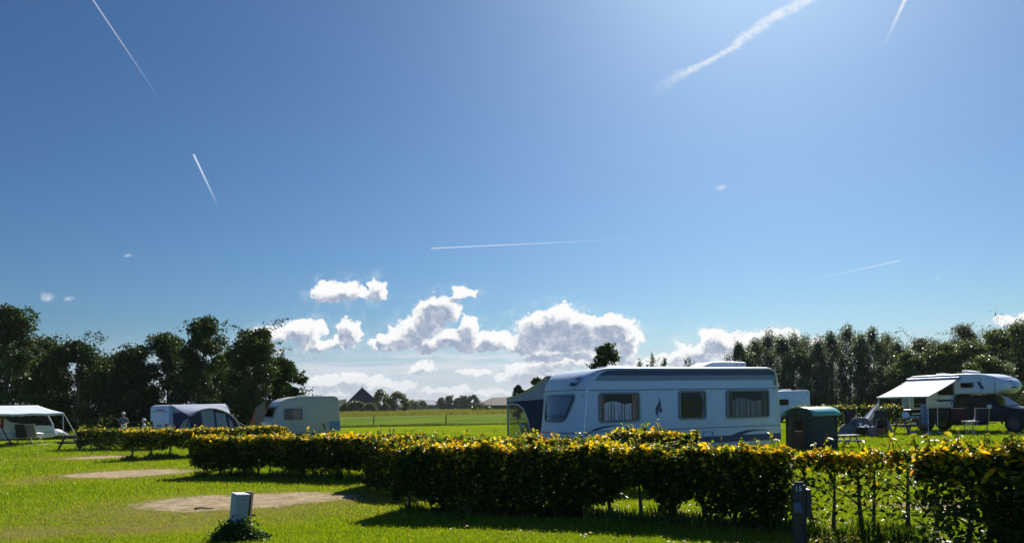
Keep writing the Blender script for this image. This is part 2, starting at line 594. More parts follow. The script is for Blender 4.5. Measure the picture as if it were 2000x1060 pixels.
def glass_mat(name, tint=(.6, .65, .7), refl=.12, rough=.03):
    m = bpy.data.materials.new(name)
    m.use_nodes = True
    nt = m.node_tree
    nt.nodes.remove(nt.nodes['Principled BSDF'])
    t = nt.nodes.new('ShaderNodeBsdfTransparent'); t.inputs[0].default_value = (*tint, 1)
    g = nt.nodes.new('ShaderNodeBsdfGlossy'); g.inputs['Roughness'].default_value = rough
    fr = nt.nodes.new('ShaderNodeLayerWeight'); fr.inputs[0].default_value = .5
    pw = nt.nodes.new('ShaderNodeMath'); pw.operation = 'POWER'; pw.inputs[1].default_value = 5.0
    nt.links.new(fr.outputs['Facing'], pw.inputs[0])
    n = nt.nodes.new('ShaderNodeTexNoise'); n.inputs['Scale'].default_value = 3.0
    tc = nt.nodes.new('ShaderNodeTexCoord'); nt.links.new(tc.outputs['Object'], n.inputs['Vector'])
    bp = nt.nodes.new('ShaderNodeBump'); bp.inputs['Strength'].default_value = .12; bp.inputs['Distance'].default_value = .05
    nt.links.new(n.outputs['Fac'], bp.inputs['Height']); nt.links.new(bp.outputs[0], g.inputs['Normal'])
    ad = nt.nodes.new('ShaderNodeMath'); ad.operation = 'ADD'; ad.inputs[1].default_value = refl; ad.use_clamp = True
    nt.links.new(pw.outputs[0], ad.inputs[0])
    mx = nt.nodes.new('ShaderNodeMixShader')
    nt.links.new(ad.outputs[0], mx.inputs[0]); nt.links.new(t.outputs[0], mx.inputs[1]); nt.links.new(g.outputs[0], mx.inputs[2])
    nt.links.new(mx.outputs[0], nt.nodes['Material Output'].inputs['Surface'])
    return m


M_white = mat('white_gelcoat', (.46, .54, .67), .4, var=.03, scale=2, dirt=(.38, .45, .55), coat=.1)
M_cream = mat('cream_gelcoat', (.42, .39, .32), .45, var=.04, scale=2, dirt=(.33, .30, .26))
M_plastic = mat('grey_white_plastic', (.55, .57, .6), .5, var=.05)
M_trim = mat('grey_trim', (.16, .19, .23), .45, var=.08)
M_navy = mat('navy_paint', (.016, .036, .11), .4, var=.1)
M_band = mat('blue_grey_band', (.15, .21, .32), .42, var=.05)
M_black = mat('black_rubber', (.015, .015, .017), .75, var=.2)
M_dark = mat('dark_interior', (.02, .022, .026), .9, var=.2)
M_alu = mat('aluminium', (.6, .6, .62), .32, 1.0, var=.06)
M_steel = mat('galvanised_steel', (.36, .40, .43), .42, .6, var=.14, scale=12)
M_wood = mat('weathered_wood', (.16, .125, .09), .8, var=.3, scale=14, bump=.3)
M_darkwood = mat('dark_stained_wood', (.035, .03, .028), .75, var=.35, scale=16, bump=.3)
M_bark = mat('bark', (.07, .06, .045), .9, var=.4, scale=18, bump=.6)
M_litcurtain = cloth_mat('lit_curtain_cloth', (.86, .74, .80), .1)  # pale tone stands in for daylight coming through from the far-side windows
M_pinkcurtain = cloth_mat('pink_curtain_cloth', (.42, .25, .21), .3)
M_pane = glass_mat('acrylic_pane', (.88, .90, .94), .018)
M_frontpane = glass_mat('front_pane', (.7, .74, .8), .16)
M_darkpane = glass_mat('tinted_pane', (.16, .18, .2), .025)
M_foil = glass_mat('clear_foil', (.78, .83, .85), .05, .15)
M_leaf_h = leaf_mat('hedge_leaf', .52, .42, (1.35, 1.2, .45), .32)
M_leaf_t = leaf_mat('tree_leaf', .30, .5, (1.15, 1.2, .45), .16)
M_leaf_s = leaf_mat('silvery_leaf', .36, .42, (1.1, 1.15, .6), .30)
M_blade = leaf_mat('grass_blade', .5, .42, (1.25, 1.2, .4), .35)


# ------------------------------------------------------------------ foliage kit
def snoise(x, seed=0.0):
    return (np.sin(x * 1.0 + seed) + np.sin(x * 2.3 + seed * 1.7 + 1.1) * .7 + np.sin(x * 4.9 + seed * 2.9 + .4) * .4) / 2.1


def leaf_mesh(name, ctr, dirs, nrm, length, width, cols, hexa=False):
    """ctr: (n,3) leaf bases, dirs: (n,3) unit along leaf, nrm: (n,3) approx normals"""
    n = len(ctr)
    side = np.cross(dirs, nrm)
    side /= (np.linalg.norm(side, axis=1, keepdims=True) + 1e-9)
    up = np.cross(side, dirs)
    l = length[:, None]; w = width[:, None]
    if hexa:
        pts = [ctr, ctr + dirs * l * .3 + side * w * .42 + up * w * .14, ctr + dirs * l * .68 + side * w * .40 + up * w * .10, ctr + dirs * l - up * l * .12,
               ctr + dirs * l * .68 - side * w * .40 + up * w * .10, ctr + dirs * l * .3 - side * w * .42 + up * w * .14]
        vv = np.stack(pts, 1).reshape(-1, 3)
        b = np.arange(n) * 6
        q = np.concatenate([np.stack([b, b + 1, b + 2, b + 3], 1), np.stack([b, b + 3, b + 4, b + 5], 1)])
        return np_mesh(name, vv, q, np.repeat(cols, 6, 0))
    pts = [ctr, ctr + dirs * l * .45 + side * w * .5, ctr + dirs * l, ctr + dirs * l * .45 - side * w * .5]
    vv = np.stack(pts, 1).reshape(-1, 3)
    b = np.arange(n) * 4
    q = np.stack([b, b + 1, b + 2, b + 3], 1)
    return np_mesh(name, vv, q, np.repeat(cols, 4, 0))


def unit(a):
    return a / (np.linalg.norm(a, axis=1, keepdims=True) + 1e-9)


def rand_dirs(rng, n, flat=1.0):
    d = rng.normal(size=(n, 3)); d[:, 2] *= flat
    return unit(d)


def pal(rng, n, table):
    """table: list of (weight, rgb); returns jittered colours"""
    w = np.array([t[0] for t in table], float); w /= w.sum()
    idx = rng.choice(len(table), n, p=w)
    c = np.array([t[1] for t in table])[idx]
    c = c * rng.uniform(.72, 1.28, (n, 1)) * rng.uniform(.93, 1.07, (n, 3))
    return c


# ------------------------------------------------------------------ ground
PATCH = []   # (x, y, rx, ry) bare earth
for px, py, rx, ry in ((440, 979, 2.0, 1.45), (590, 970, 1.2, 1.0), (250, 924, 2.1, 1.5), (190, 893, 1.5, 1.2), (1895, 985, 1.3, .5)):
    g0 = G(px, py)
    PATCH.append((g0.x, g0.y, rx, ry))
WORN = []
for px, py, rx, ry in ((420, 990, 3.6, 2.9), (260, 1030, 1.7, .9), (640, 975, 1.9, 1.3), (230, 925, 3.0, 2.4), (180, 893, 3.2, 2.0), (60, 1040, 1.6, 1.0), (90, 935, 1.2, 2.2), (1880, 985, 2.0, .8)):
    g0 = G(px, py)
    WORN.append((g0.x, g0.y, rx, ry))


def ground():
    m = bpy.data.materials.new('campsite_lawn')
    m.use_nodes = True
    nt = m.node_tree
    b = nt.nodes['Principled BSDF']
    b.inputs['Roughness'].default_value = .85
    b.inputs['Specular IOR Level'].default_value = 0
    L = nt.links.new

    def N(t, **kw):
        n = nt.nodes.new(t)
        for k, v in kw.items(): setattr(n, k, v)
        return n
    geo = N('ShaderNodeNewGeometry')
    pos = geo.outputs['Position']

    def noise(scale, detail=4, rough=.55, sc=None):
        n = N('ShaderNodeTexNoise')
        n.inputs['Scale'].default_value = scale; n.inputs['Detail'].default_value = detail; n.inputs['Roughness'].default_value = rough
        if sc:
            mp = N('ShaderNodeMapping'); mp.inputs['Scale'].default_value = sc; L(pos, mp.inputs[0]); L(mp.outputs[0], n.inputs['Vector'])
        else:
            L(pos, n.inputs['Vector'])
        return n

    def mr(x, a, b_, c=0., d=1.):
        n = N('ShaderNodeMapRange', interpolation_type='SMOOTHSTEP')
        L(x, n.inputs[0])
        for i, q in enumerate((a, b_, c, d)): n.inputs[i + 1].default_value = q
        return n.outputs[0]

    def mixc(f, a, b_):
        n = N('ShaderNodeMix', data_type='RGBA')
        for s, x in ((n.inputs[0], f), (n.inputs[6], a), (n.inputs[7], b_)):
            if isinstance(x, (int, float)): s.default_value = x
            elif isinstance(x, tuple): s.default_value = (*x, 1)
            else: L(x, s)
        return n.outputs[2]

    def math_(op, a, b_):
        n = N('ShaderNodeMath', operation=op)
        for i, x in enumerate((a, b_)):
            if isinstance(x, (int, float)): n.inputs[i].default_value = x
            else: L(x, n.inputs[i])
        return n.outputs[0]
    sep = N('ShaderNodeSeparateXYZ'); L(pos, sep.inputs[0])
    y = sep.outputs[1]
    # lawn
    c = mixc(mr(noise(.35, 4).outputs['Fac'], .35, .65), (.120, .180, .006), (.180, .225, .008))
    c = mixc(mr(noise(2.2, 5, .6).outputs['Fac'], .4, .75, 0, .6), c, (.060, .115, .010))
    c = mixc(mr(noise(.16, 3).outputs['Fac'], .52, .7, 0, .55), c, (.200, .215, .022))
    c = mixc(mr(noise(16, 5, .7).outputs['Fac'], .5, .8, 0, .5), c, (.050, .085, .010))
    # distance: camp lawn -> meadow -> reeds
    far = mixc(mr(noise(.05, 5, .6, (1, .25, 1)).outputs['Fac'], .38, .62), (.080, .125, .018), (.120, .165, .026))
    far = mixc(mr(noise(.5, 5, .6, (1, .3, 1)).outputs['Fac'], .5, .8, 0, .5), far, (.06, .095, .016))
    c = mixc(mr(math_('ADD', y, math_('MULTIPLY', noise(.3).outputs['Fac'], 1.5)), 66.0, 67.2), c, far)
    reed = mixc(mr(noise(.09, 5, .65, (1, .4, 1)).outputs['Fac'], .4, .62), (.125, .125, .045), (.105, .135, .035))
    c = mixc(mr(math_('ADD', y, math_('MULTIPLY', noise(.02, 4).outputs['Fac'], 60)), 150, 185), c, reed)
    fields = mixc(mr(noise(.006, 3, .5, (1, .3, 1)).outputs['Fac'], .42, .58), (.085, .125, .03), (.15, .145, .06))
    c = mixc(mr(y, 330, 420), c, fields)

    def spots(lst, soft0, soft1, wob):
        acc = None
        nz = noise(.9, 6, .65)
        sub = N('ShaderNodeVectorMath', operation='SUBTRACT'); L(nz.outputs['Color'], sub.inputs[0]); sub.inputs[1].default_value = (.5, .5, .5)
        mul = N('ShaderNodeVectorMath', operation='MULTIPLY'); L(sub.outputs[0], mul.inputs[0]); mul.inputs[1].default_value = (wob, wob, 0)
        ad = N('ShaderNodeVectorMath', operation='ADD'); L(pos, ad.inputs[0]); L(mul.outputs[0], ad.inputs[1])
        for x, yy, rx, ry in lst:
            mp = N('ShaderNodeMapping', vector_type='TEXTURE')
            mp.inputs[1].default_value = (x, yy, 0); mp.inputs[3].default_value = (rx, ry, 1000)
            L(ad.outputs[0], mp.inputs[0])
            ln = N('ShaderNodeVectorMath', operation='LENGTH'); L(mp.outputs[0], ln.inputs[0])
            f = mr(ln.outputs['Value'], soft1, soft0)
            acc = f if acc is None else math_('MAXIMUM', acc, f)
        return acc
    w = spots(WORN, .35, 1.05, 2.2)
    w = math_('MULTIPLY', w, mr(noise(3.5, 6, .7).outputs['Fac'], .3, .65, .35, 1.0))
    c = mixc(w, c, mixc(mr(noise(5, 5).outputs['Fac'], .35, .65), (.175, .155, .045), (.135, .110, .050)))
    s = spots(PATCH, .30, 1.25, 1.6)
    s = mr(math_('ADD', s, math_('MULTIPLY', math_('SUBTRACT', noise(5.5, 8, .75).outputs['Fac'], .5), 1.9)), .34, .66)
    sandc = mixc(mr(noise(4, 6, .65, (.6, 1.6, 1)).outputs['Fac'], .35, .68), (.40, .32, .215), (.21, .165, .105))
    sandc = mixc(mr(noise(9, 6, .75).outputs['Fac'], .55, .66, 0, .75), sandc, (.065, .055, .03))
    c = mixc(s, c, sandc)
    L(c, b.inputs['Base Color'])
    bp = N('ShaderNodeBump'); bp.inputs['Strength'].default_value = .7; bp.inputs['Distance'].default_value = .05
    hn = noise(22, 6, .75)
    L(hn.outputs['Fac'], bp.inputs['Height']); L(bp.outputs[0], b.inputs['Normal'])
    mb = MB()
    xs = [-4000, -400, -60, -30] + list(range(-26, 27, 2)) + [30, 60, 400, 4000]
    ys = [-300, -20, 0] + list(range(2, 40, 2)) + [45, 60, 90, 150, 300, 700, 1500, 6000]

    def gz(x, yy):
        return 0.0
    w_ = len(xs)
    mb.add([(x, yy, gz(x, yy)) for yy in ys for x in xs], [(j * w_ + i, j * w_ + i + 1, (j + 1) * w_ + i + 1, (j + 1) * w_ + i) for j in range(len(ys) - 1) for i in range(w_ - 1)])
    tag(mb.build('ground', m), kind='structure')


ground()


def grass():
    rng = np.random.default_rng(5)
    P_, Dn = [], []
    y = 6.6
    while y < 44:
        dy = .25 + y * .012
        wd = 1.46 * y + 2
        dens = 1900 * (8.0 / max(y, 8)) ** 1.65
        n = int(dens * wd * dy)
        xs = rng.uniform(-wd / 2, wd / 2, n); ys = rng.uniform(y, y + dy, n)
        P_.append(np.stack([xs, ys], 1))
        y += dy
    p = np.concatenate(P_)
    keep = np.ones(len(p), bool)
    nz = snoise(p[:, 0] * 2.1 + p[:, 1] * .7, 1) * .25 + snoise(p[:, 1] * 2.7 - p[:, 0] * .9, 2) * .25
    for (x, yy, rx, ry) in PATCH:
        d = np.hypot((p[:, 0] - x) / rx, (p[:, 1] - yy) / ry) + nz * .5
        keep &= ~((d < .95) & (rng.random(len(p)) < np.clip(1.6 - d * .9, 0, .97)))
    worn = np.zeros(len(p))
    for (x, yy, rx, ry) in WORN:
        d = np.hypot((p[:, 0] - x) / rx, (p[:, 1] - yy) / ry) + nz * .6
        worn = np.maximum(worn, np.clip(1.15 - d, 0, 1))
    keep &= rng.random(len(p)) > worn * .75
    p, worn = p[keep], worn[keep]
    n = len(p)
    sc = np.clip(p[:, 1] / 10, 1, 3.4)
    tall = np.clip(snoise(p[:, 0] * .8, 3) * snoise(p[:, 1] * .9, 4), 0, 1)
    h = rng.uniform(.022, .052, n) * (1 + tall * .5) * (1 - worn * .45) * np.sqrt(sc)
    w = rng.uniform(.003, .006, n) * sc
    a = rng.uniform(0, 2 * math.pi, n)
    lean = rng.uniform(.1, .75, n)
    b = np.stack([p[:, 0], p[:, 1], np.zeros(n)], 1)
    side = np.stack([np.cos(a), np.sin(a), np.zeros(n)], 1)
    la = rng.uniform(0, 2 * math.pi, n)
    tip = b + np.stack([np.cos(la) * lean * h, np.sin(la) * lean * h, h], 1)
    vv = np.stack([b - side * w[:, None], b + side * w[:, None], tip], 1).reshape(-1, 3)
    base = np.arange(n) * 3
    q = np.stack([base, base + 1, base + 2], 1)
    patch = (snoise(p[:, 0] * .55 + 3, 6) + snoise(p[:, 1] * .45 + p[:, 0] * .2, 7)) * .5
    g1 = np.array([.150, .235, .006]); g2 = np.array([.240, .305, .006]); g3 = np.array([.085, .160, .008]); dry = np.array([.30, .25, .07])
    t = np.clip(.45 + patch * .5 + rng.normal(0, .28, n), 0, 1)[:, None]
    c = g1 * (1 - t) + g2 * t
    k = rng.random(n)
    c[k < .18] = g3
    dk = rng.random(n) < worn * .85 + .03
    c[dk] = dry
    c *= rng.uniform(.75, 1.25, (n, 1))
    me = np_mesh('lawn_grass', vv, q, np.repeat(c, 3, 0))
    o = link_mesh('lawn_grass', me, M_blade)
    tag(o, 'short mown bright green grass over the campsite lawn', 'grass', kind='stuff')


grass()


# ------------------------------------------------------------------ hedges
HT = [(5, (.028, .060, .010)), (3, (.042, .080, .011)), (1.0, (.075, .110, .015))]
YT = [(4, (.58, .42, .016)), (3, (.52, .46, .025)), (1.6, (.60, .31, .014)), (2.2, (.26, .32, .02)), (.3, (.38, .15, .02))]


def hedge(label, path, width, z0, z1, n, size, seed, stems=8, yellow=.7, thin=None, hexa=True, sprigs=10, stem_r=.018, lowfn=None, ytop=.15, topjit=.05, group='clipped hedges round the pitches'):
    rng = np.random.default_rng(seed)
    pts = np.array([(p[0], p[1]) for p in path], float)
    seg = np.diff(pts, axis=0); sl = np.hypot(seg[:, 0], seg[:, 1]); cum = np.concatenate([[0], np.cumsum(sl)]); Lh = cum[-1]
    o0 = V((pts[0][0], pts[0][1], 0))
    root = thing('hedge', label, 'hedge', o0, 0, group)

    def at(l):
        l = np.clip(l, 0, Lh)
        x = np.interp(l, cum, pts[:, 0]); y = np.interp(l, cum, pts[:, 1])
        i = np.clip(np.searchsorted(cum, l, side='right') - 1, 0, len(sl) - 1)
        t = seg[i] / sl[i][:, None]
        return x, y, t
    zz1 = z1 if callable(z1) else (lambda l: z1 + 0 * l)
    l = rng.uniform(0, Lh, n)
    c_ = rng.uniform(-.5, .5, n)
    end = np.minimum(l, Lh - l)
    zt = zz1(l) + snoise(l * 3.1, seed) * topjit + snoise(l * 9.7 + 1.5 * c_, seed + 1) * topjit * .8 + snoise(l * 23 + 9 * c_, seed + 3) * .035
    zb = z0 + snoise(l * 2.3, seed + 2) * .09 + snoise(l * 6.1, seed + 5) * .06
    if lowfn: zb = zb + lowfn(l)
    wloc = width * (.92 + .12 * snoise(l * 2.7, seed + 3)) * np.clip(.55 + end * 1.2, .5, 1)
    where = rng.random(n)
    c = c_; z = rng.uniform(0, 1, n)
    top = where < .30
    fr = (where >= .30) & (where < .56)
    bk = (where >= .56) & (where < .72)
    z[top] = 1 - np.abs(rng.normal(0, .05, top.sum()))
    c[fr] = -.5 + np.abs(rng.normal(0, .06, fr.sum())); c[bk] = .5 - np.abs(rng.normal(0, .06, bk.sum()))
    # rounded shoulders
    edge = np.clip((z - .82) / .18, 0, 1)
    c = c * (1 - .22 * edge)
    zz = zb + (zt - zb) * z
    # clump wobble on the face
    wob = snoise(l * 7.3 + zz * 5, seed + 4) * .07
    x, y, t = at(l)
    cross = np.stack([-t[:, 1], t[:, 0]], 1)
    cc = c * wloc + wob * np.sign(c) * (np.abs(c) > .4)
    px = x + cross[:, 0] * cc - o0.x; py = y + cross[:, 1] * cc - o0.y
    keep = zz < zt + .12
    if thin is not None:
        keep &= rng.random(n) < thin(l, zz)
    ctr = np.stack([px, py, zz], 1)
    dist_top = zt - zz
    patch = np.clip(.66 + .5 * snoise(l * 2.6 + c * 2, seed + 8) + .2 * snoise(l * 9.1 - c * 5, seed), .1, 1.0)
    pyel = yellow * np.exp(-np.clip(dist_top, 0, 9) / ytop) * patch + .014
    yel = rng.random(n) < pyel
    col = pal(rng, n, HT); col[yel] = pal(rng, yel.sum(), YT)
    ctr, col = ctr[keep], col[keep]
    # shoots sticking out of the top
    sh_b, sh_e = [], []
    for k in range(sprigs):
        ls = rng.uniform(.1, Lh - .1, 1)
        xs, ys, _ = at(ls)
        zs = float(zz1(ls)[0]) if callable(z1) else z1
        hgt = rng.uniform(.08, .26)
        b = np.array((xs[0] - o0.x + rng.uniform(-.3, .3) * width, ys[0] - o0.y + rng.uniform(-.2, .2) * width, zs - .08))
        e = b + np.array((rng.uniform(-.08, .08), rng.uniform(-.08, .08), hgt + .08))
        sh_b.append(b); sh_e.append(e)
        kk = int(4 + hgt * 30)
        tt = rng.uniform(.3, 1, kk)[:, None]
        add = b[None] * (1 - tt) + e[None] * tt + rng.normal(0, .012, (kk, 3))
        ctr = np.concatenate([ctr, add]); col = np.concatenate([col, pal(rng, kk, [(1, (.15, .22, .02)), (1, (.22, .24, .03)), (.6, (.38, .33, .03))])])
    m = len(ctr)
    d = rand_dirs(rng, m, .6); nr = rand_dirs(rng, m); nr[:, 2] = np.abs(nr[:, 2]) + .55; nr = unit(nr)
    ln = size * rng.uniform(.5, 1.5, m) ** 1.1
    wd_ = ln * rng.uniform(.55, .75, m)
    if sh_b:
        sb, se = np.array(sh_b), np.array(sh_e)
        sl_ = np.linalg.norm(se - sb, axis=1)
        ctr = np.concatenate([ctr, sb]); d = np.concatenate([d, (se - sb) / sl_[:, None]]); nr = np.concatenate([nr, np.tile([[0, -1., .1]], (len(sb), 1))])
        ln = np.concatenate([ln, sl_]); wd_ = np.concatenate([wd_, np.full(len(sb), .012)]); col = np.concatenate([col, np.tile([[.06, .05, .03]], (len(sb), 1))])
    me = leaf_mesh('foliage', ctr, d, nr, ln, wd_, col, hexa)
    fo = link_mesh('foliage', me, M_leaf_h, root)
    # stems
    for k in range(stems):
        lk = (k + .5 + rng.uniform(-.3, .3)) / stems * Lh
        xs, ys, tt = at(np.array([lk]))
        b = V((xs[0] - o0.x, ys[0] - o0.y, -.02))
        hz = (float(zz1(np.array([lk]))[0])) * .86
        s = MB()
        bend = V((rng.uniform(-.09, .09), rng.uniform(-.06, .06), 0))
        r0 = stem_r * rng.uniform(.75, 1.5)
        mid = b + V((0, 0, hz * .5)) + bend
        topp = b + V((0, 0, hz)) + bend * 1.6
        s.tube([b, b + V((0, 0, hz * .25)) + bend * .4, mid, topp], [r0 * 1.25, r0, r0 * .8, r0 * .35], 7)
        for q in range(5):
            f = rng.uniform(.3, .9)
            s0 = b.lerp(topp, f) + bend * .2
            a = rng.uniform(0, 6.28)
            e = s0 + V((math.cos(a) * .35, math.sin(a) * .25, rng.uniform(.08, .3)))
            s.tube([s0, s0.lerp(e, .5) + V((0, 0, .03)), e], [r0 * .4, r0 * .28, r0 * .12], 5)
        s.build('stem', M_bark, root, True, fix=False)
    return root


W1 = lambda l: .0 * l
# far left pair, beside the picnic table
hedge('low hedge beside the wooden picnic table, farthest left of the lawn', [GX(158, 34.5), GX(250, 34.0), GX(330, 33.5)], .95, .20, .93, 9000, .10, 11, 7, .45, hexa=False, sprigs=5)
hedge('hedge with yellow top standing between the two farther bare pitches', [GX(243, 26.6), GX(330, 27.2), GX(430, 28.0), GX(560, 29.5)], 1.05, .42, 1.02, 17000, .085, 12, 9, .85, hexa=False, sprigs=10, stem_r=.03)
# behind the large bare pitch
hedge('long hedge with orange-yellow top behind the large bare pitch', [GX(385, 19.6), GX(470, 19.4), GX(580, 18.9), GX(690, 18.2), GX(745, 17.6)], 1.1, .24, 1.0, 38000, .068, 13, 14, .95, sprigs=16, stem_r=.026)
hedge('rough hedge running back from the corner of the front hedge', [GX(742, 16.6), GX(790, 15.2), GX(850, 14.2)], 1.1, .10, 1.02, 15000, .064, 14, 6, .6, sprigs=12, topjit=.09, ytop=.22)
hedge('hedge strip with bumpy tops behind the front hedge, before the large caravan', [GX(880, 15.6), GX(1010, 15.2), GX(1130, 14.9), GX(1260, 14.7), GX(1365, 14.4)], .9, .2, lambda l: 1.0 + .11 * np.clip((l - 2.9) / .6, 0, 1), 21000, .066, 15, 9, .8, sprigs=18, topjit=.06)


def low_front(l):
    # gaps low down where the lawn behind shows through
    return .34 * np.exp(-((l - .35) / .30) ** 2) + .16 * np.exp(-((l - 3.45) / .22) ** 2) + .42 * np.exp(-((l - 4.05) / .36) ** 2) + .34 * np.exp(-((l - 4.85) / .30) ** 2) + .2 * np.exp(-((l - 5.5) / .2) ** 2)


hedge('dense dark front hedge with a sunlit yellow top, longest and nearest the middle', [GX(780, 12.35), GX(960, 12.0), GX(1150, 11.5), GX(1350, 10.8), GX(1545, 10.0)], 1.05, .05, lambda l: 1.06 - .05 * np.clip(l / 5, 0, 1), 66000, .060, 16, 13, .95, sprigs=70, stem_r=.030, lowfn=low_front, ytop=.14, topjit=.06)


def thin_right(l, z):
    return np.where(z > .80, .85, np.where(z > .58, .34, .17)) * (.8 + .35 * np.sin(l * 5.0 + z * 6))


hedge('thin see-through hedge with a yellow top beside the numbered post', [GX(1556, 9.75), GX(1680, 9.35), GX(1790, 8.95)], .55, .12, lambda l: 1.0 + 0 * l, 9500, .060, 17, 5, 1.0, thin=thin_right, sprigs=12, stem_r=.026, ytop=.2, topjit=.06)


def thin_near(l, z):
    return np.where(l < .75, np.where(z > .86, .9, np.where(z > .5, .22, .13)), np.where(z > .28, .98, .45))


hedge('dark leafy hedge at the right edge of the photo, nearest the camera', [GX(1815, 7.9), GX(1905, 7.5), GX(2010, 7.1), GX(2110, 6.8)], .85, .06, lambda l: 1.12 + .03 * l, 24000, .068, 18, 6, .9, thin=thin_near, sprigs=30, stem_r=.026, ytop=.15, topjit=.06)


def undergrowth():
    rng = np.random.default_rng(33)
    lines = [([GX(788, 12.2), GX(1150, 11.4), GX(1535, 9.9)], 3600, .20), ([GX(1545, 9.6), GX(1680, 9.2), GX(1800, 8.8)], 1700, .22), ([GX(1815, 7.8), GX(2010, 7.0)], 1200, .2),
             ([GX(385, 19.4), GX(580, 18.7), GX(745, 17.3)], 2600, .22), ([GX(742, 16.3), GX(850, 14.0)], 1900, .3), ([GX(243, 26.4), GX(430, 27.7)], 1300, .25), ([GX(158, 34.2), GX(330, 33.2)], 700, .2)]
    B, T, Wd, Cl = [], [], [], []
    for path, n, hh in lines:
        pts = np.array([(p[0], p[1]) for p in path]); seg = np.diff(pts, axis=0); sl = np.hypot(*seg.T); cum = np.concatenate([[0], np.cumsum(sl)])
        l = rng.uniform(0, cum[-1], n)
        x = np.interp(l, cum, pts[:, 0]) + rng.normal(0, .03, n); y = np.interp(l, cum, pts[:, 1]) + rng.normal(0, .22, n)
        h = hh * rng.uniform(.3, 1.3, n) * (.7 + .5 * snoise(l * 4, 3))
        a = rng.uniform(0, 6.28, n); lean = rng.uniform(.1, .6, n) * h
        b = np.stack([x, y, 0 * x], 1)
        B.append(b); T.append(b + np.stack([np.cos(a) * lean, np.sin(a) * lean, h], 1)); Wd.append(rng.uniform(.005, .011, n) * np.clip(y / 12, 1, 2.5))
        Cl.append(pal(rng, n, [(3, (.05, .10, .012)), (2, (.09, .15, .015)), (1, (.18, .19, .04))]))
    b, t, w, c = map(np.concatenate, (B, T, Wd, Cl))
    n = len(b)
    a = rng.uniform(0, 6.28, n)
    s = np.stack([np.cos(a), np.sin(a), 0 * a], 1) * w[:, None]
    mid = b * .45 + t * .55; mid[:, 2] *= 1.15
    vv = np.stack([b - s, b + s, mid + s * .8, t, mid - s * .8], 1).reshape(-1, 3)
    i = np.arange(n) * 5
    me = np_mesh('undergrowth', vv, np.stack([i, i + 1, i + 2, i + 3, i + 4], 1), np.repeat(c, 5, 0))
    tag(link_mesh('undergrowth', me, M_blade), 'tall uncut grass and weeds along the feet of the hedges', 'weeds', kind='stuff')


undergrowth()


def fallen_leaves():
    rng = np.random.default_rng(91)
    n = 2600
    lines = [[GX(788, 12.2), GX(1150, 11.4), GX(1535, 9.9)], [GX(1545, 9.6), GX(1800, 8.8)], [GX(385, 19.4), GX(745, 17.3)], [GX(742, 16.3), GX(850, 14.0)]]
    X, Yy = [], []
    for k, ln in enumerate(lines):
        m = n // (1 + k)
        t = rng.uniform(0, 1, m) * (len(ln) - 1); i = np.minimum(t.astype(int), len(ln) - 2); f = t - i
        a = np.array([(p.x, p.y) for p in ln])
        q = a[i] * (1 - f)[:, None] + a[i + 1] * f[:, None]
        X.append(q[:, 0] + rng.normal(0, .5, m)); Yy.append(q[:, 1] + rng.normal(-.2, .9, m))
    x, y = np.concatenate(X), np.concatenate(Yy); m = len(x)
    ctr = np.stack([x, y, rng.uniform(.012, .04, m)], 1)
    d = rand_dirs(rng, m, .15); nr = rand_dirs(rng, m) * .35; nr[:, 2] = 1; nr = unit(nr)
    ln = rng.uniform(.03, .055, m)
    me = leaf_mesh('fallen_leaves', ctr, d, nr, ln, ln * .65, pal(rng, m, [(3, (.32, .22, .05)), (2, (.22, .12, .04)), (1, (.40, .34, .06)), (1, (.10, .07, .03))]), True)
    tag(link_mesh('fallen_leaves', me, M_leaf_h), 'scattered fallen yellow and brown leaves on the grass by the hedges', 'leaves', kind='stuff')


fallen_leaves()


# ------------------------------------------------------------------ trees
AT = [(4, (.020, .040, .010)), (3, (.032, .058, .012)), (1.2, (.075, .100, .018))]
ST = [(4, (.085, .115, .070)), (3, (.110, .140, .080)), (1, (.05, .075, .036)), (1, (.18, .20, .11))]
BT = [(4, (.070, .100, .035)), (3, (.10, .130, .040)), (1.5, (.150, .165, .045)), (.5, (.045, .065, .025))]
WT = [(4, (.045, .060, .022)), (2, (.07, .08, .03)), (1, (.10, .095, .03))]


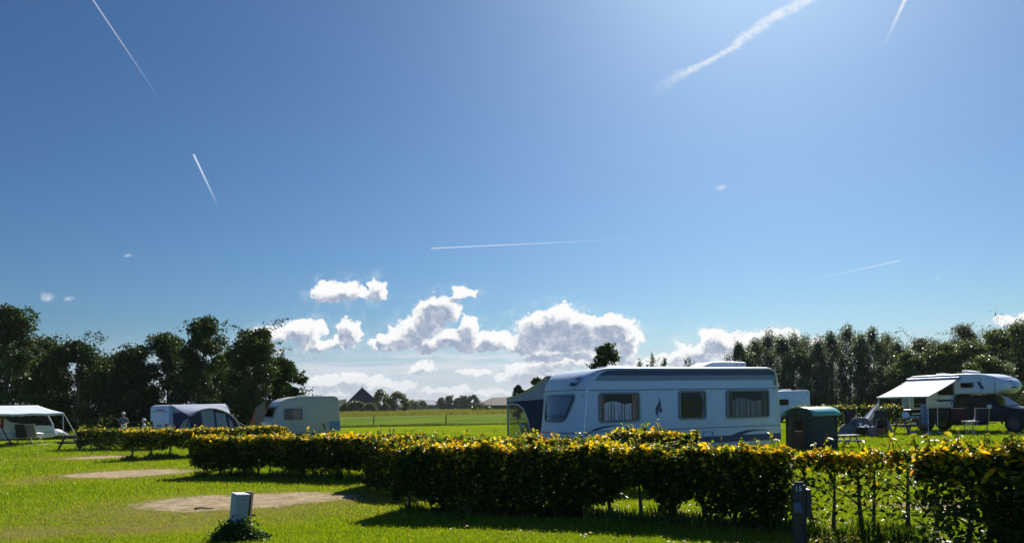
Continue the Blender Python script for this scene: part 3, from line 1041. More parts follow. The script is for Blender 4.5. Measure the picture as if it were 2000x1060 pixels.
def tree(label, x, y, h, r, seed, table, n, size, m, shape='round', z0=.1, name='broadleaf_tree', group=None, clumps=46, spread=.55, sprays=16):
    rng = np.random.default_rng(seed)
    root = thing(name, label, 'tree', (x, y, 0), rng.uniform(0, 6), group)
    zb = z0 * h

    def prof(t):
        if shape == 'round': return np.sin(np.pi * np.clip(t * .9 + .1, 0, 1)) ** .6
        if shape == 'spire': return np.clip(1.12 - t, 0.05, 1) ** .75 * np.clip(.55 + t * 2.4, 0, 1)
        if shape == 'column': return np.clip(.62 + .5 * np.sin(np.pi * np.clip(t, 0, 1) ** .8), 0, 1.1) * np.clip((1.04 - t) * 3.2, .12, 1)
        return 1 - t * .4
    cl = []
    for k in range(clumps):
        t = (k + rng.uniform(0, 1)) / clumps
        if shape == 'round': t = t ** .85
        a = rng.uniform(0, 6.283); rr = r * prof(np.array(t)) * math.sqrt(rng.uniform(.15, 1)) * rng.uniform(.75, 1.12)
        cl.append((rr * math.cos(a), rr * math.sin(a), zb + t * (h - zb) * .97))
    cl = np.array(cl)
    per = n // clumps
    ctr = []
    for (cx, cy_, cz) in cl:
        s = spread * r * rng.uniform(.28, .62)
        k = int(per * rng.uniform(.7, 1.35))
        d = rand_dirs(rng, k) * (rng.uniform(0, 1, (k, 1)) ** .45) * s
        d[:, 2] *= 1.8 if shape == 'column' else .72
        ctr.append(np.array([cx, cy_, cz]) + d)
    # thin leaders on top
    for k in range(5 if shape != 'column' else 9):
        a = rng.uniform(0, 6.28); q = r * rng.uniform(0, .75 if shape == 'column' else .5)
        kk = 40
        tt = rng.uniform(0, 1, (kk, 1))
        top = h * (rng.uniform(.93, 1.05) - .13 * (q / r) ** 1.0 * (1.5 if shape == 'round' else .8))
        b = np.array([q * math.cos(a), q * math.sin(a), top - .13 * h])
        ctr.append(b + tt * np.array([rng.uniform(-.15, .15), rng.uniform(-.15, .15), .13 * h]) + rng.normal(0, .10 * (1.15 - tt), (kk, 3)))
    for k in range(sprays):
        t = rng.uniform(.25, .98); a = rng.uniform(0, 6.28)
        q = r * float(prof(np.array(t))) * rng.uniform(.85, 1.1)
        kk = 45; tt = rng.uniform(0, 1, (kk, 1))
        b = np.array([q * .75 * math.cos(a), q * .75 * math.sin(a), zb + t * (h - zb)])
        dv = np.array([math.cos(a) * r * .5, math.sin(a) * r * .5, rng.uniform(.1, .5) * r * (2.2 if shape == 'column' else 1)])
        ctr.append(b + tt * dv + rng.normal(0, 1, (kk, 3)) * (.11 * r * (1.15 - tt)))
    ctr = np.concatenate(ctr)
    ctr = ctr[ctr[:, 2] > .05]
    m_ = len(ctr)
    col = pal(rng, m_, table)
    # light and dark clumps
    ph = snoise(ctr[:, 0] * 1.3 + ctr[:, 2] * .8, seed) * snoise(ctr[:, 1] * 1.1 + ctr[:, 2], seed + 2)
    col *= (1 + .35 * ph)[:, None]
    d = rand_dirs(rng, m_, .8); nr = rand_dirs(rng, m_); nr[:, 2] += .3; nr = unit(nr)
    ln = size * rng.uniform(.6, 1.3, m_)
    me = leaf_mesh('crown', ctr, d, nr, ln, ln * rng.uniform(.5, .75, m_), col)
    link_mesh('crown', me, m, root)
    s = MB()
    bend = V((rng.uniform(-.03, .03) * h, rng.uniform(-.03, .03) * h, 0))
    r0 = max(.05, h * .017)
    tp = [V((0, 0, -.05)), V((0, 0, h * .2)) + bend * .3, V((0, 0, h * .5)) + bend, V((0, 0, h * .93)) + bend * .6]
    s.tube(tp, [r0 * 1.25, r0, r0 * .6, r0 * .1], 8)
    for k in rng.choice(len(cl), min(16, len(cl)), replace=False):
        e = V(cl[k]); f = max(.1, min(.85, e.z / h - .14))
        b = V((0, 0, h * f)) + bend * min(1, f * 1.6)
        s.tube([b, b.lerp(e, .5) + V((0, 0, .04 * h)), e], [r0 * .42 * (1.1 - f), r0 * .28 * (1.1 - f), r0 * .06], 5)
    s.build('trunk', M_bark, root, True, fix=False)
    return root


LEFT = [(-45, 640, 150, 58, 'tallest dark alder at the left edge of the photo'), (20, 600, 120, 54, 'tall dark alder with a ragged top at the left edge, behind the shaded canopy'),
        (85, 660, 90, 60, 'dark alder with two thin tips behind the white caravan at left'), (150, 668, 105, 57, 'rounded dark alder behind the picnic table'),
        (205, 700, 90, 63, 'lowest dark alder in the gap of the left row'), (258, 682, 95, 58, 'dark alder above the two people'),
        (330, 655, 100, 60, 'dark broad alder behind the white caravan with the blue tent'), (398, 622, 92, 57, 'dark alder with a tall pointed leader above the blue tent'),
        (452, 690, 80, 62, 'small dark alder between the pointed one and the last one'), (503, 645, 110, 56, 'last dark alder of the left row, with a pointed top'),
        (552, 700, 62, 58, 'low spreading dark alder behind the cream caravan')]
for i, (px, py, wpx, Y, lab) in enumerate(LEFT):
    q = P(px, py, Y); b = GX(px, Y)
    hh = q.z
    rr = wpx / 2 / F * Y * 1.4
    tree(lab, b.x, b.y, hh, rr, 100 + i, AT, 24000, .20, M_leaf_t, 'spire' if i in (1, 2, 5, 7, 9) else 'round', .05, 'alder_tree', 'alder row along the left side', 54, .62)

WIL = [(1446, 672), (1478, 668), (1503, 655), (1530, 662), (1552, 660), (1575, 665), (1600, 668), (1624, 654), (1658, 640), (1684, 660), (1709, 645), (1733, 658), (1752, 672)]
WL = ['first slender silvery willow at the left end of the row', 'second silvery willow from the left end of the row', 'silvery willow above the roof end of the large caravan', 'silvery willow just right of the large caravan roof',
      'silvery willow above the far white caravan, left one', 'silvery willow above the right side of the far white caravan', 'lower silvery willow above the green hut roof', 'silvery willow left of the tallest slender one',
      'tallest slender silvery willow of the row', 'short silvery willow between the two tallest', 'second tallest slender silvery willow with wispy tip', 'silvery willow next to the rounded trees', 'last low silvery willow of the row']
for i, ((px, py), lab) in enumerate(zip(WIL, WL)):
    Y = 76 + (i % 3) * 2.2
    q = P(px, py, Y); b = GX(px, Y)
    tree(lab, b.x, b.y, q.z, 1.75 + (i % 3) * .2, 200 + i, ST, 19000, .145, M_leaf_s, 'column', .02, 'willow_tree', 'silvery willows in a row on the right', 60, .62, 10)

BUS = [(1775, 690, 84, 72, BT, 'rounded grey-green tree behind the awning of the truck camper'), (1805, 662, 90, 92, WT, 'dark domed tree rising behind the rounded grey-green trees'), (1838, 672, 90, 70, BT, 'broad light-green tree above the truck camper roof'),
       (1884, 634, 74, 100, WT, 'dark round-topped tree standing highest behind the truck camper'), (1892, 668, 96, 68, BT, 'brighter yellow-green tree above the camper roof vent'), (1945, 645, 100, 72, BT, 'tall brownish-green tree above the camper nose'),
       (1990, 632, 110, 70, BT, 'tall tree at the right edge of the photo'), (2050, 640, 120, 70, BT, 'tree beyond the right edge of the treeline'), (1925, 700, 90, 60, BT, 'low bushy tree behind the camper nose')]
for i, (px, py, wpx, Y, tb, lab) in enumerate(BUS):
    q = P(px, py, Y); b = GX(px, Y)
    tree(lab, b.x, b.y, q.z, wpx / 2 / F * Y * 1.35, 300 + i, tb, 26000, .165, M_leaf_s, 'round', .02, 'bushy_tree', 'bushy trees behind the truck camper', 60, .6, 10)

for i, (px, py, wpx, Y, lab, sh) in enumerate([(1185, 671, 84, 62, 'small dark conical tree behind the roof of the large caravan', 'spire'), (1014, 752, 26, 95, 'small dark tree just left of the large caravan awning roof', 'round'), (1050, 738, 34, 95, 'dark tree behind the awning roof beside the large caravan', 'round'),
                                          (1078, 742, 30, 98, 'second dark tree hidden behind the front of the large caravan', 'round')]):
    q = P(px, py, Y); b = GX(px, Y)
    tree(lab, b.x, b.y, q.z, wpx / 2 / F * Y * 1.1, 400 + i, AT, 9000, .22, M_leaf_t, sh, .05, 'broadleaf_tree', None, 40, .6, 6)
for i, (px, py, lab) in enumerate([(1252, 704, 'thin wispy shrub left of the caravan roof aerial'), (1277, 690, 'wispy shrub with bare tips behind the caravan roof'), (1300, 700, 'low wispy shrub right of the bare-tipped one'), (1349, 698, 'single thin wispy shrub left of the roof air conditioner')]):
    q = P(px, py, 78); b = GX(px, 78)
    tree(lab, b.x, b.y, q.z, .8, 430 + i, ST, 900, .12, M_leaf_s, 'column', .05, 'shrub', 'wispy shrubs behind the large caravan', 26, .55, 3)


# hedge before the willows
hedge('long clipped hedge with pale green top in front of the willows', [GX(1545, 49), GX(1640, 47.5), GX(1770, 46), GX(1900, 45)], 1.3, .02, 1.12, 21000, .12, 50, 8, .10, hexa=False, sprigs=90, topjit=.07, group='clipped hedges round the pitches')

# ------------------------------------------------------------------ the far side of the meadow
def far_things():
    M_roof = mat('black_tile_roof', (.022, .022, .026), .7, var=.25, scale=1.5, bump=.2)
    M_brick = mat('brown_brick', (.14, .08, .055), .85, var=.2, scale=3)
    M_greyroof = mat('grey_sheet_roof', (.30, .32, .35), .5, var=.1, scale=.5)
    M_glassh = mat('greenhouse_pane', (.42, .46, .48), .3, var=.1, scale=.4)
    # pyramid-roofed farm
    b = GX(708, 250)
    t = thing('farmhouse', 'dark farmhouse with a steep pyramid roof beyond the meadow', 'farmhouse', b, R(14))
    mb = MB().box(-6.2, 6.2, -6.2, 6.2, -.05, 2.0); mb.build('wall', M_brick, t)
    mb = MB().add([(-7, -7, 1.8), (7, -7, 1.8), (7, 7, 1.8), (-7, 7, 1.8), (0, 0, 8.7)], [(0, 1, 4), (1, 2, 4), (2, 3, 4), (3, 0, 4), (0, 3, 2, 1)])
    ro = mb.build('roof', M_roof, t)
    MB().box(-.16, .16, -.16, .16, 8.4, 9.0).build('finial', M_roof, ro)
    mb = MB().box(-12.5, -6.25, -3.5, 3.5, -.05, 2.2); mb.build('wing_wall', M_brick, t)
    mb = MB().add([(-13, -4, 2.0), (-5.2, -4, 2.0), (-5.2, 4, 2.0), (-13, 4, 2.0), (-12.2, 0, 4.0), (-5.2, 0, 4.9)], [(0, 1, 5, 4), (2, 3, 4, 5), (3, 0, 4), (1, 2, 5), (0, 3, 2, 1)])
    mb.build('wing_roof', M_roof, t)
    for x in (-4, -1, 2):
        MB().box(x, x + 1.1, -6.24, -6.2, .7, 1.7).build('window', M_darkpane, t)
    # barn roof beside the awning
    b = GX(985, 210)
    t = thing('barn', 'low grey-brown barn roof just left of the large caravan awning', 'barn', b, R(-8))
    MB().box(-7, 9, -4, 4, -.05, 2).build('wall', M_brick, t)
    MB().add([(-7.6, -4.6, 1.8), (9.6, -4.6, 1.8), (9.6, 4.6, 1.8), (-7.6, 4.6, 1.8), (-3.5, 0, 4.0), (6, 0, 4.0)], [(0, 1, 5, 4), (2, 3, 4, 5), (3, 0, 4), (1, 2, 5), (0, 3, 2, 1)]).build('roof', mat('brown_tile_roof', (.09, .075, .065), .7, var=.2, scale=1), t)
    for i, (px, Y, L_, hw, hr, lab, m) in enumerate([(806, 520, 30, 3.2, 6.6, 'far farm shed with a pale pitched roof, left of the tree clump', M_greyroof), (842, 560, 36, 2.6, 4.6, 'long low shed with a pale flat-looking roof between shed and tree clump', M_glassh),
                                                  (948, 560, 44, 2.6, 4.6, 'far low greenhouse with a blue-green roof right of the tree clump', M_glassh), (915, 600, 30, 2.4, 4.0, 'far low shed hidden behind the tree clump', M_greyroof)]):
        b = GX(px, Y)
        t = thing('farm_shed', lab, 'shed', b, R(6 - 5 * i), 'far sheds along the horizon')
        MB().box(-L_ / 2, L_ / 2, -7, 7, -.05, hw).build('wall', M_brick if i != 2 else M_glassh, t)
        MB().add([(-L_ / 2 - .5, -7.6, hw - .1), (L_ / 2 + .5, -7.6, hw - .1), (L_ / 2 + .5, 7.6, hw - .1), (-L_ / 2 - .5, 7.6, hw - .1), (-L_ / 2 - .5, 0, hr), (L_ / 2 + .5, 0, hr)],
                 [(0, 1, 5, 4), (2, 3, 4, 5), (3, 0, 4), (1, 2, 5), (0, 3, 2, 1)]).build('roof', m, t)
    FT = [(3, (.065, .090, .034)), (2, (.085, .110, .040)), (1, (.12, .14, .05))]
    sp = [(744, 762, 30, 240, 'rounded green bush right of the pyramid roof'), (776, 768, 40, 235, 'rounded dark bush, second right of the pyramid roof'), (697, 783, 22, 228, 'small pale bush before the pyramid roof'), (722, 788, 18, 226, 'lowest pale bush at the right foot of the pyramid roof'),
          (752, 788, 14, 226, 'small pale bush below the green bush'), (676, 789, 16, 230, 'small bush before the farm wing'),
          (863, 778, 16, 420, 'small round far tree at the left of the clump'), (877, 775, 18, 425, 'second round far tree of the clump'), (895, 778, 14, 430, 'thin pale far tree in the middle of the clump'), (908, 775, 18, 425, 'far tree right of the thin pale one'), (926, 772, 18, 420, 'rightmost and tallest far tree of the clump'),
          (805, 785, 26, 480, 'low dark far bush above the pale shed'), (822, 783, 16, 500, 'low far tree behind the pale shed'), (838, 787, 30, 650, 'faint low tree right of the pale shed')]
    for i, (px, py, wpx, Y, lab) in enumerate(sp):
        q = P(px, py, Y); b = GX(px, Y)
        tree(lab, b.x, b.y, max(q.z, 2), wpx / 2 / F * Y * 1.3, 500 + i, BT if i < 6 else FT, 7000, .0018 * Y, M_leaf_s, 'round', .03, 'far_tree', 'far trees beyond the meadow', 30, .7, 2)
    # far wood line
    rng = np.random.default_rng(77)
    n = 26000
    x = rng.uniform(-620, 620, n)
    y = 900 + rng.uniform(-15, 15, n) + x * .03
    top = 5.0 + 2.2 * snoise(x * .05, 2) + 1.2 * snoise(x * .21, 4)
    z = top * rng.uniform(0, 1, n) ** .7
    ctr = np.stack([x, y, z], 1)
    col = pal(rng, n, FT)
    me = leaf_mesh('distant_wood', ctr, rand_dirs(rng, n), rand_dirs(rng, n), rng.uniform(1.6, 3.2, n), rng.uniform(1.2, 2.4, n), col)
    tag(link_mesh('distant_wood', me, M_leaf_s), 'low dark line of distant woods along the horizon', 'woods', kind='stuff')
    # reeds / tall grass strip and the ditch edge
    for nm, lab, cat, y0, y1, n, hh, ww, tb, xr in (('reeds', 'brownish tall grass across the far end of the meadow', 'tall grass', 150, 235, 42000, .95, .10, [(3, (.13, .125, .045)), (2, (.11, .125, .035)), (1, (.08, .11, .025))], .34),
                                                 ('ditch_grass', 'dark rough grass along the ditch at the edge of the camp lawn', 'tall grass', 66.2, 67.6, 15000, .28, .035, [(3, (.035, .06, .012)), (2, (.06, .10, .016)), (1, (.12, .13, .03))], .62)):
        x = rng.uniform(-xr, xr, n); y = rng.uniform(y0, y1, n); x = x * y
        h = hh * rng.uniform(.4, 1.3, n) * (.8 + .35 * snoise(x * .25 + y * .1, 5))
        a = rng.uniform(0, 6.28, n)
        b_ = np.stack([x, y, 0 * x], 1); s = np.stack([np.cos(a), np.sin(a) * .3, 0 * a], 1) * (ww * rng.uniform(.6, 1.4, n))[:, None]
        t_ = b_ + np.stack([rng.normal(0, .2, n) * h, rng.normal(0, .2, n) * h, h], 1)
        vv = np.stack([b_ - s, b_ + s, t_], 1).reshape(-1, 3); i3 = np.arange(n) * 3
        me = np_mesh(nm, vv, np.stack([i3, i3 + 1, i3 + 2], 1), np.repeat(pal(rng, n, tb), 3, 0))
        tag(link_mesh(nm, me, M_blade), lab, cat, kind='stuff')
    # dark shrub in the reeds
    q = P(940, 790, 190); b = GX(940, 190)
    tree('low dark scrub in the brown grass left of the awning', b.x, b.y, 1.9, 3.2, 560, WT, 1800, .4, M_leaf_s, 'round', .02, 'scrub', None, 24, .6, 0)
    # wire fence at the edge of the meadow
    y0 = 69.0
    t = thing('wire_fence', 'wire fence on thin wooden posts along the edge of the meadow', 'fence', GX(730, y0))
    o0 = GX(730, y0)
    xs = [GX(px, y0).x - o0.x for px in (448, 589, 730, 871, 1012, 1153, 1294, 1435)]
    for k, x in enumerate(xs):
        MB().tube([(x, 0, -.1), (x + .02, 0, .92)], [.055, .05], 8).build('post', M_darkwood, t, True)
    for z in (.42, .82):
        mb = MB()
        pts = []
        for k in range(len(xs) - 1):
            for f in (0, .25, .5, .75):
                pts.append((xs[k] + (xs[k + 1] - xs[k]) * f, -.06, z - .035 * math.sin(math.pi * f)))
        pts.append((xs[-1], -.06, z))
        mb.tube(pts, .004, 4).build('wire', M_steel, t)


far_things()


# ------------------------------------------------------------------ caravans and tents
def plane_hit(O, rz, px, py, t=0.0):
    c, s_ = math.cos(rz), math.sin(rz)
    ox, oy = O[0] - s_ * t, O[1] + c * t
    u, v = uv(px, py)
    s = (u * oy - ox) / (c - u * s_)
    Y = oy + s * s_
    return s, H + v * Y


def offset_poly(poly, d):
    n = len(poly); out = []
    area = sum(poly[i][0] * poly[(i + 1) % n][1] - poly[(i + 1) % n][0] * poly[i][1] for i in range(n))
    sg = 1 if area > 0 else -1
    for i in range(n):
        p0, p1, p2 = V(poly[i - 1]), V(poly[i]), V(poly[(i + 1) % n])
        e1, e2 = (p1 - p0).normalized(), (p2 - p1).normalized()
        n1, n2 = V((-e1.y, e1.x)) * sg, V((-e2.y, e2.x)) * sg
        b = (n1 + n2)
        b = b.normalized() if b.length > 1e-6 else n1
        k = 1 / max(.45, b.dot(n1))
        out.append(tuple(p1 + b * d * k))
    return out


def round_poly(poly, r, n=3):
    out = []
    m = len(poly)
    for i in range(m):
        p0, p1, p2 = V(poly[i - 1]), V(poly[i]), V(poly[(i + 1) % m])
        rr = min(r, (p0 - p1).length * .45, (p2 - p1).length * .45)
        a, b = p1 + (p0 - p1).normalized() * rr, p1 + (p2 - p1).normalized() * rr
        for k in range(n + 1):
            t = k / n
            out.append(tuple((1 - t) ** 2 * a + 2 * t * (1 - t) * p1 + t * t * b))
    return out


def shell(mb, prof, W, bulge=None, inset=.05, mi=0):
    ts = [0, .02, .06] + [W * k / 8 for k in range(1, 8)] + [W - .06, W - .02, W]
    ins = [inset, inset * .3, 0] + [0] * 7 + [0, inset * .3, inset]
    n = len(prof)
    b0 = len(mb.v)
    for t, d in zip(ts, ins):
        pp = offset_poly(prof, d) if d else prof
        for (x, z) in pp:
            mb.v.append((x + (bulge(x, z, t / W) if bulge else 0), t, z))
    for j in range(len(ts) - 1):
        for i in range(n):
            k = (i + 1) % n
            mb.f.append((b0 + j * n + i, b0 + j * n + k, b0 + (j + 1) * n + k, b0 + (j + 1) * n + i)); mb.m.append(mi)
    mb.f.append(tuple(b0 + i for i in range(n))); mb.m.append(mi)
    e = b0 + (len(ts) - 1) * n
    mb.f.append(tuple(e + i for i in range(n))); mb.m.append(mi)
    return mb


NEAR = lambda a, b, d: (a, -d, b)


def side_window(parent, x0, x1, z0, z1, curtain=None, r=.09, pane=None, frame=.045, fn=NEAR, lace=None):
    out = rrect(x0, x1, z0, z1, r); inn = rrect(x0 + frame, x1 - frame, z0 + frame, z1 - frame, r * .7)
    w = MB().ring(out, inn, fn, .001, .05).build('window', M_trim, parent, True)
    MB().prism(inn, fn, .002, .006).build('blind_panel', M_dark, w)
    if curtain:
        a0, a1, c0, c1 = x0 + frame + .01, x1 - frame - .01, z0 + frame + .01, z1 - frame - .01
        k = int((a1 - a0) * 34)
        wave = lambda u, v_: .018 + .009 * math.sin(u * k * 2.2) * (1 - .25 * v_) + .004 * math.sin(u * 61)
        if lace:      # net curtain hung lower, with darker side drapes
            MB().grid(lambda u, v_: fn(a0 + .03 + (a1 - a0 - .1) * u, c0 + (c1 - c0) * v_ * (.60 + .14 * math.sin(math.pi * min(1, u * 1.5)) + .2 * max(0, u - .6)), wave(u, v_) - .006), max(40, k * 5), 6).build('curtain', curtain, w, True, fix=False)
            for e0, e1 in ((a0, a0 + (a1 - a0) * .10), (a1 - (a1 - a0) * .16, a1)):
                MB().grid(lambda u, v_: fn(e0 + (e1 - e0) * u, c0 + (c1 - c0) * v_, .026 + .005 * math.sin(u * 16)), 20, 3).build('drape', lace, w, True, fix=False)
        else:
            MB().grid(lambda u, v_: fn(a0 + (a1 - a0) * u, c0 + (c1 - c0) * v_, wave(u, v_)), max(24, k * 5), 3).build('curtain', curtain, w, True, fix=False)
    MB().prism(offset_poly(inn, .002), fn, .036, .041).build('pane', pane or M_pane, w)
    return w


M_rim = mat('dull_wheel_rim', (.10, .105, .11), .5, .6)


def wheel(parent, x, y, r, w=.19, ax=(0, 1, 0)):
    c = V((x, y, r)); a = V(ax)
    t = MB()
    prof = [(-.5, .62), (-.5, .9), (-.36, 1), (.36, 1), (.5, .9), (.5, .62)]
    n = 28
    e1 = V((1, 0, 0)); e2 = V((0, 0, 1))
    vs = []
    for k in range(n):
        an = 2 * math.pi * k / n
        for (q, f) in prof:
            vs.append(c + a * q * w + (e1 * math.cos(an) + e2 * math.sin(an)) * r * f)
    m = len(prof)
    t.add(vs, [(k * m + i, k * m + i + 1, ((k + 1) % n) * m + i + 1, ((k + 1) % n) * m + i) for k in range(n) for i in range(m - 1)])
    o = t.build('wheel', M_black, parent, True)
    rm = MB().disc(c, a, r * .63, w * .7, 24)
    for k in range(5):
        an = 2 * math.pi * k / 5
        rm.disc(c + (e1 * math.cos(an) + e2 * math.sin(an)) * r * .36, a, r * .09, w * .74, 8)
    rm.build('rim', M_rim, o, True)
    return o


def big_caravan():
    O, rz, W = (1.73, 18.2), R(25), 2.25
    t = thing('caravan', 'large white caravan with three curtained side windows behind the front hedge', 'caravan', (O[0], O[1], 0), rz)
    hit = lambda px, py: plane_hit(O, rz, px, py)
    L_ = hit(1527, 862)[0]
    prof = [(.25, .46), (-.06, .60), (-.02, .93), (.05, 1.5), (.11, 2.06), (.14, 2.2), (.20, 2.33), (.29, 2.44), (.42, 2.525), (.60, 2.575), (.9, 2.6), (2.5, 2.61), (L_ - .45, 2.62), (L_ - .30, 2.60),
            (L_ - .19, 2.53), (L_ - .13, 2.42), (L_ - .10, 2.26), (L_, .72), (L_ - .02, .58), (L_ - .25, .48)]

    def bulge(x, z, f):
        k = max(0, min(1, (1.1 - x) / 1.1)) ** 1.5
        amt = .26 if z < 1 else .26 - .14 * min(1, (z - 1) / 1.1)
        if z > 2.3: amt *= max(0, 1 - (z - 2.3) / .3)
        return -amt * k * (1 - (2 * f - 1) ** 2)
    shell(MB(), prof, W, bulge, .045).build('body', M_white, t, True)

    def front(tt, z, d):
        zs = [(.60, -.06), (.93, -.02), (1.5, .05), (2.06, .11), (2.2, .14), (2.33, .20), (2.44, .29), (2.525, .42)]
        x = zs[-1][1]
        for (z0, x0), (z1, x1) in zip(zs, zs[1:]):
            if z <= z1:
                x = x0 + (x1 - x0) * (z - z0) / (z1 - z0); break
        return (x + bulge(x, z, tt / W) - d, tt, z)
    # front windscreen
    poly = round_poly([(.34, 1.96), (W - .26, 1.96), (W - .46, 1.24), (.62, 1.24)], .16, 5)

    def patch(poly, d, mat_, name, parent):
        zmin, zmax = min(p[1] for p in poly), max(p[1] for p in poly)

        def span(z):
            xs = []
            m = len(poly)
            for i in range(m):
                (a, b), (c, e) = poly[i], poly[(i + 1) % m]
                if (b - z) * (e - z) <= 0 and abs(b - e) > 1e-9: xs.append(a + (c - a) * (z - b) / (e - b))
            return (min(xs), max(xs)) if xs else (0, 0)
        mb = MB()

        def fn(u, v_):
            z = zmin + .002 + (zmax - zmin - .004) * v_
            a, b = span(z)
            return front(a + (b - a) * u, z, d)
        return mb.grid(fn, 20, 14).build(name, mat_, parent, True, fix=False)
    wf = patch(poly, .012, M_trim, 'windscreen', t)
    inner = offset_poly(poly, .05)
    patch(inner, .018, M_dark, 'blind_panel', wf)
    # drawn blinds and cushions behind the glass
    ci = [(a, b) for a, b in offset_poly(poly, .08)]
    patch(ci, .028, mat('blue_grey_blind', (.14, .18, .26), .8, var=.15, scale=5), 'blind', wf)
    patch([(a, min(b, 1.46 + .03 * math.sin(a * 9))) for a, b in offset_poly(poly, .1)], .034, mat('cushion_dark', (.03, .03, .035), .9, var=.5, scale=9), 'cushions', wf)
    patch(inner, .05, M_frontpane, 'pane', wf)
    # grooves on the front
    for z in (.98, 2.05):
        mb = MB()
        mb.tube([front(tt, z, .004) for tt in np.linspace(.03, W - .03, 18)], .011, 6)
        mb.build('front_trim', M_navy if z < 1 else M_trim, t, True)
    for tt in (.14, W - .14):
        p = V(front(tt, 1.92, .01))
        MB().tube([p, p + V((-.04, 0, 0))], [.035, .03], 10).build('clearance_light', M_plastic, t, True)
    # corner rail and roof gutter
    for tt in (.0, W):
        rail = [(x, tt, z) for x, z in offset_poly(prof, .03)[1:18]]
        MB().tube(rail, .014, 6).build('edge_rail', M_alu, t, True)
    # side: dark gutter band, grooves, skirt
    s0, s1 = .5, L_ - .2
    MB().prism([(.52, 2.44), (.70, 2.515), (1.0, 2.535), (L_ - .45, 2.555), (L_ - .30, 2.535), (L_ - .22, 2.46), (L_ - .2, 2.40), (.46, 2.39)], NEAR, .001, .006).build('gutter_band', M_navy, t)
    MB().prism([(.43, 2.385), (L_ - .19, 2.395), (L_ - .17, 2.27), (.36, 2.26)], NEAR, .001, .005).build('upper_band', M_band, t)

    def sline(z0, z1, w, m, name):
        MB().prism([(.14, z0 - w), (L_ - .09, z1 - w), (L_ - .09, z1 + w), (.14, z0 + w)], NEAR, .001, .008).build(name, m, t)
    sline(2.03, 2.035, .013, M_trim, 'belt_trim')
    sline(1.01, 1.0, .011, M_trim, 'lower_trim')
    MB().prism([(.0, .60), (L_ - .03, .60), (L_ - .035, .78), (.0, .76)], NEAR, .001, .01).build('skirt', M_navy, t)
    # windows
    for px0, py0, px1, py1, cur in ((1168.5, 765.5, 1248.5, 824, M_litcurtain), (1325, 762, 1378, 818.5, None), (1418, 760.5, 1501, 815.5, mat_grey_curtain)):
        a, b = hit(px0, (py0 + py1) / 2)[0], hit(px1, (py0 + py1) / 2)[0]
        z1, z0 = hit((px0 + px1) / 2, py0)[1], hit((px0 + px1) / 2, py1)[1]
        w = side_window(t, a, b, z0, z1, cur, lace=M_pinkcurtain if cur is M_litcurtain else (M_dkdrape if cur is mat_grey_curtain else None))
        if cur is None:     # one strip of curtain at the rear edge
            k = 6
            MB().grid(lambda u, v_: NEAR(b - .05 - .14 * u * (1 - .65 * math.sin(math.pi * v_)), z0 + .06 + (z1 - z0 - .12) * v_, .016 + .008 * math.sin(u * 14)), 18, 10).build('curtain', mat_grey_curtain, w, True, fix=False)
        MB().box(a + .06, b - .06, -.062, -.051, z0 + .012, z0 + .03).build('sill', M_trim, w)

    def decal(pts, name, m=M_navy, d=.006):
        MB().prism([hit(*p) for p in pts], NEAR, .001, d).build(name, m, t)
    decal([(1286.5, 774), (1289, 781), (1290.5, 788), (1289, 796), (1285.5, 802), (1284.5, 809), (1285, 815), (1281.5, 809), (1279.8, 802), (1281, 795), (1285, 788), (1287, 781)], 'leaf_decal')
    decal([(1292.5, 789), (1292, 796), (1293.5, 803), (1289, 805), (1287.5, 808), (1287, 801), (1290, 796)], 'leaf_decal')
    decal([(1153, 841), (1165, 835), (1182, 831.5), (1200, 829.6), (1216, 829.2), (1196, 832), (1180, 835.5), (1168, 839.5), (1158, 841.6)], 'swoosh_decal')
    decal([(1427, 850), (1443, 843), (1458, 839.3), (1472, 838), (1490, 838.4), (1508, 840.5), (1490, 840), (1474, 840.6), (1462, 843.5), (1452, 847.5), (1443, 849.6)], 'swoosh_decal')
    decal([(1124, 858), (1132, 850), (1146, 845.5), (1160, 843), (1146, 848.5), (1136, 856)], 'swoosh_decal')
    # service hatch
    x0, z1 = hit(1373, 842); x1, z0 = hit(1393, 864)
    MB().ring(rrect(x0, x1, z0, z1, .03), rrect(x0 + .02, x1 - .02, z0 + .02, z1 - .02, .02), NEAR, .001, .012).build('service_hatch', M_trim, t)
    # roof air conditioner with two marks, vents, aerial
    a, b = plane_hit(O, rz, 1361, 712, .8)[0], plane_hit(O, rz, 1446, 712, .8)[0]
    pr = round_poly([(a, 2.605), (a, 2.66), (a + .32, 2.79), (a + .75, 2.815), (b, 2.80), (b, 2.605)], .05, 3)
    mb = MB(); shell(mb, pr, .72, None, .03); mb.v = [(x, y + .55, z) for x, y, z in mb.v]
    ac = mb.build('air_conditioner', M_plastic, t, True)
    MB().box(b - .36, b - .31, .544, .549, 2.70, 2.75).build('mark', M_trim, ac)
    MB().box(b - .22, b - .04, .544, .549, 2.705, 2.745).build('mark', M_trim, ac)
    for x, w_ in ((1.25, .5), (3.0, .42)):
        MB().box(x, x + w_, .9, .9 + w_, 2.60, 2.67).build('roof_vent', M_plastic, t, bevel=.02)
    p = plane_hit(O, rz, 1264, 716, .4)
    MB().tube([(p[0], .4, 2.59), (p[0], .4, 2.70)], .02, 8).tube([(p[0] - .02, .4, 2.69), (p[0] + .06, .4, 2.70)], .03, 8).build('aerial', M_trim, t)
    # rear marker light, corner steadies, drawbar, wheels
    MB().prism(rrect(L_ - .25, L_ - .19, 2.12, 2.28, .03), NEAR, .001, .03).build('marker_light', M_trim, t)
    wheel(t, L_ * .52, .12, .33); wheel(t, L_ * .52, W - .12, .33)
    MB().bar((.6, W / 2 - .5, .5), (-1.25, W / 2, .45), .08).bar((.6, W / 2 + .5, .5), (-1.25, W / 2, .45), .08).tube([(-1.1, W / 2, 0), (-1.1, W / 2, .6)], .03).build('drawbar', M_steel, t)
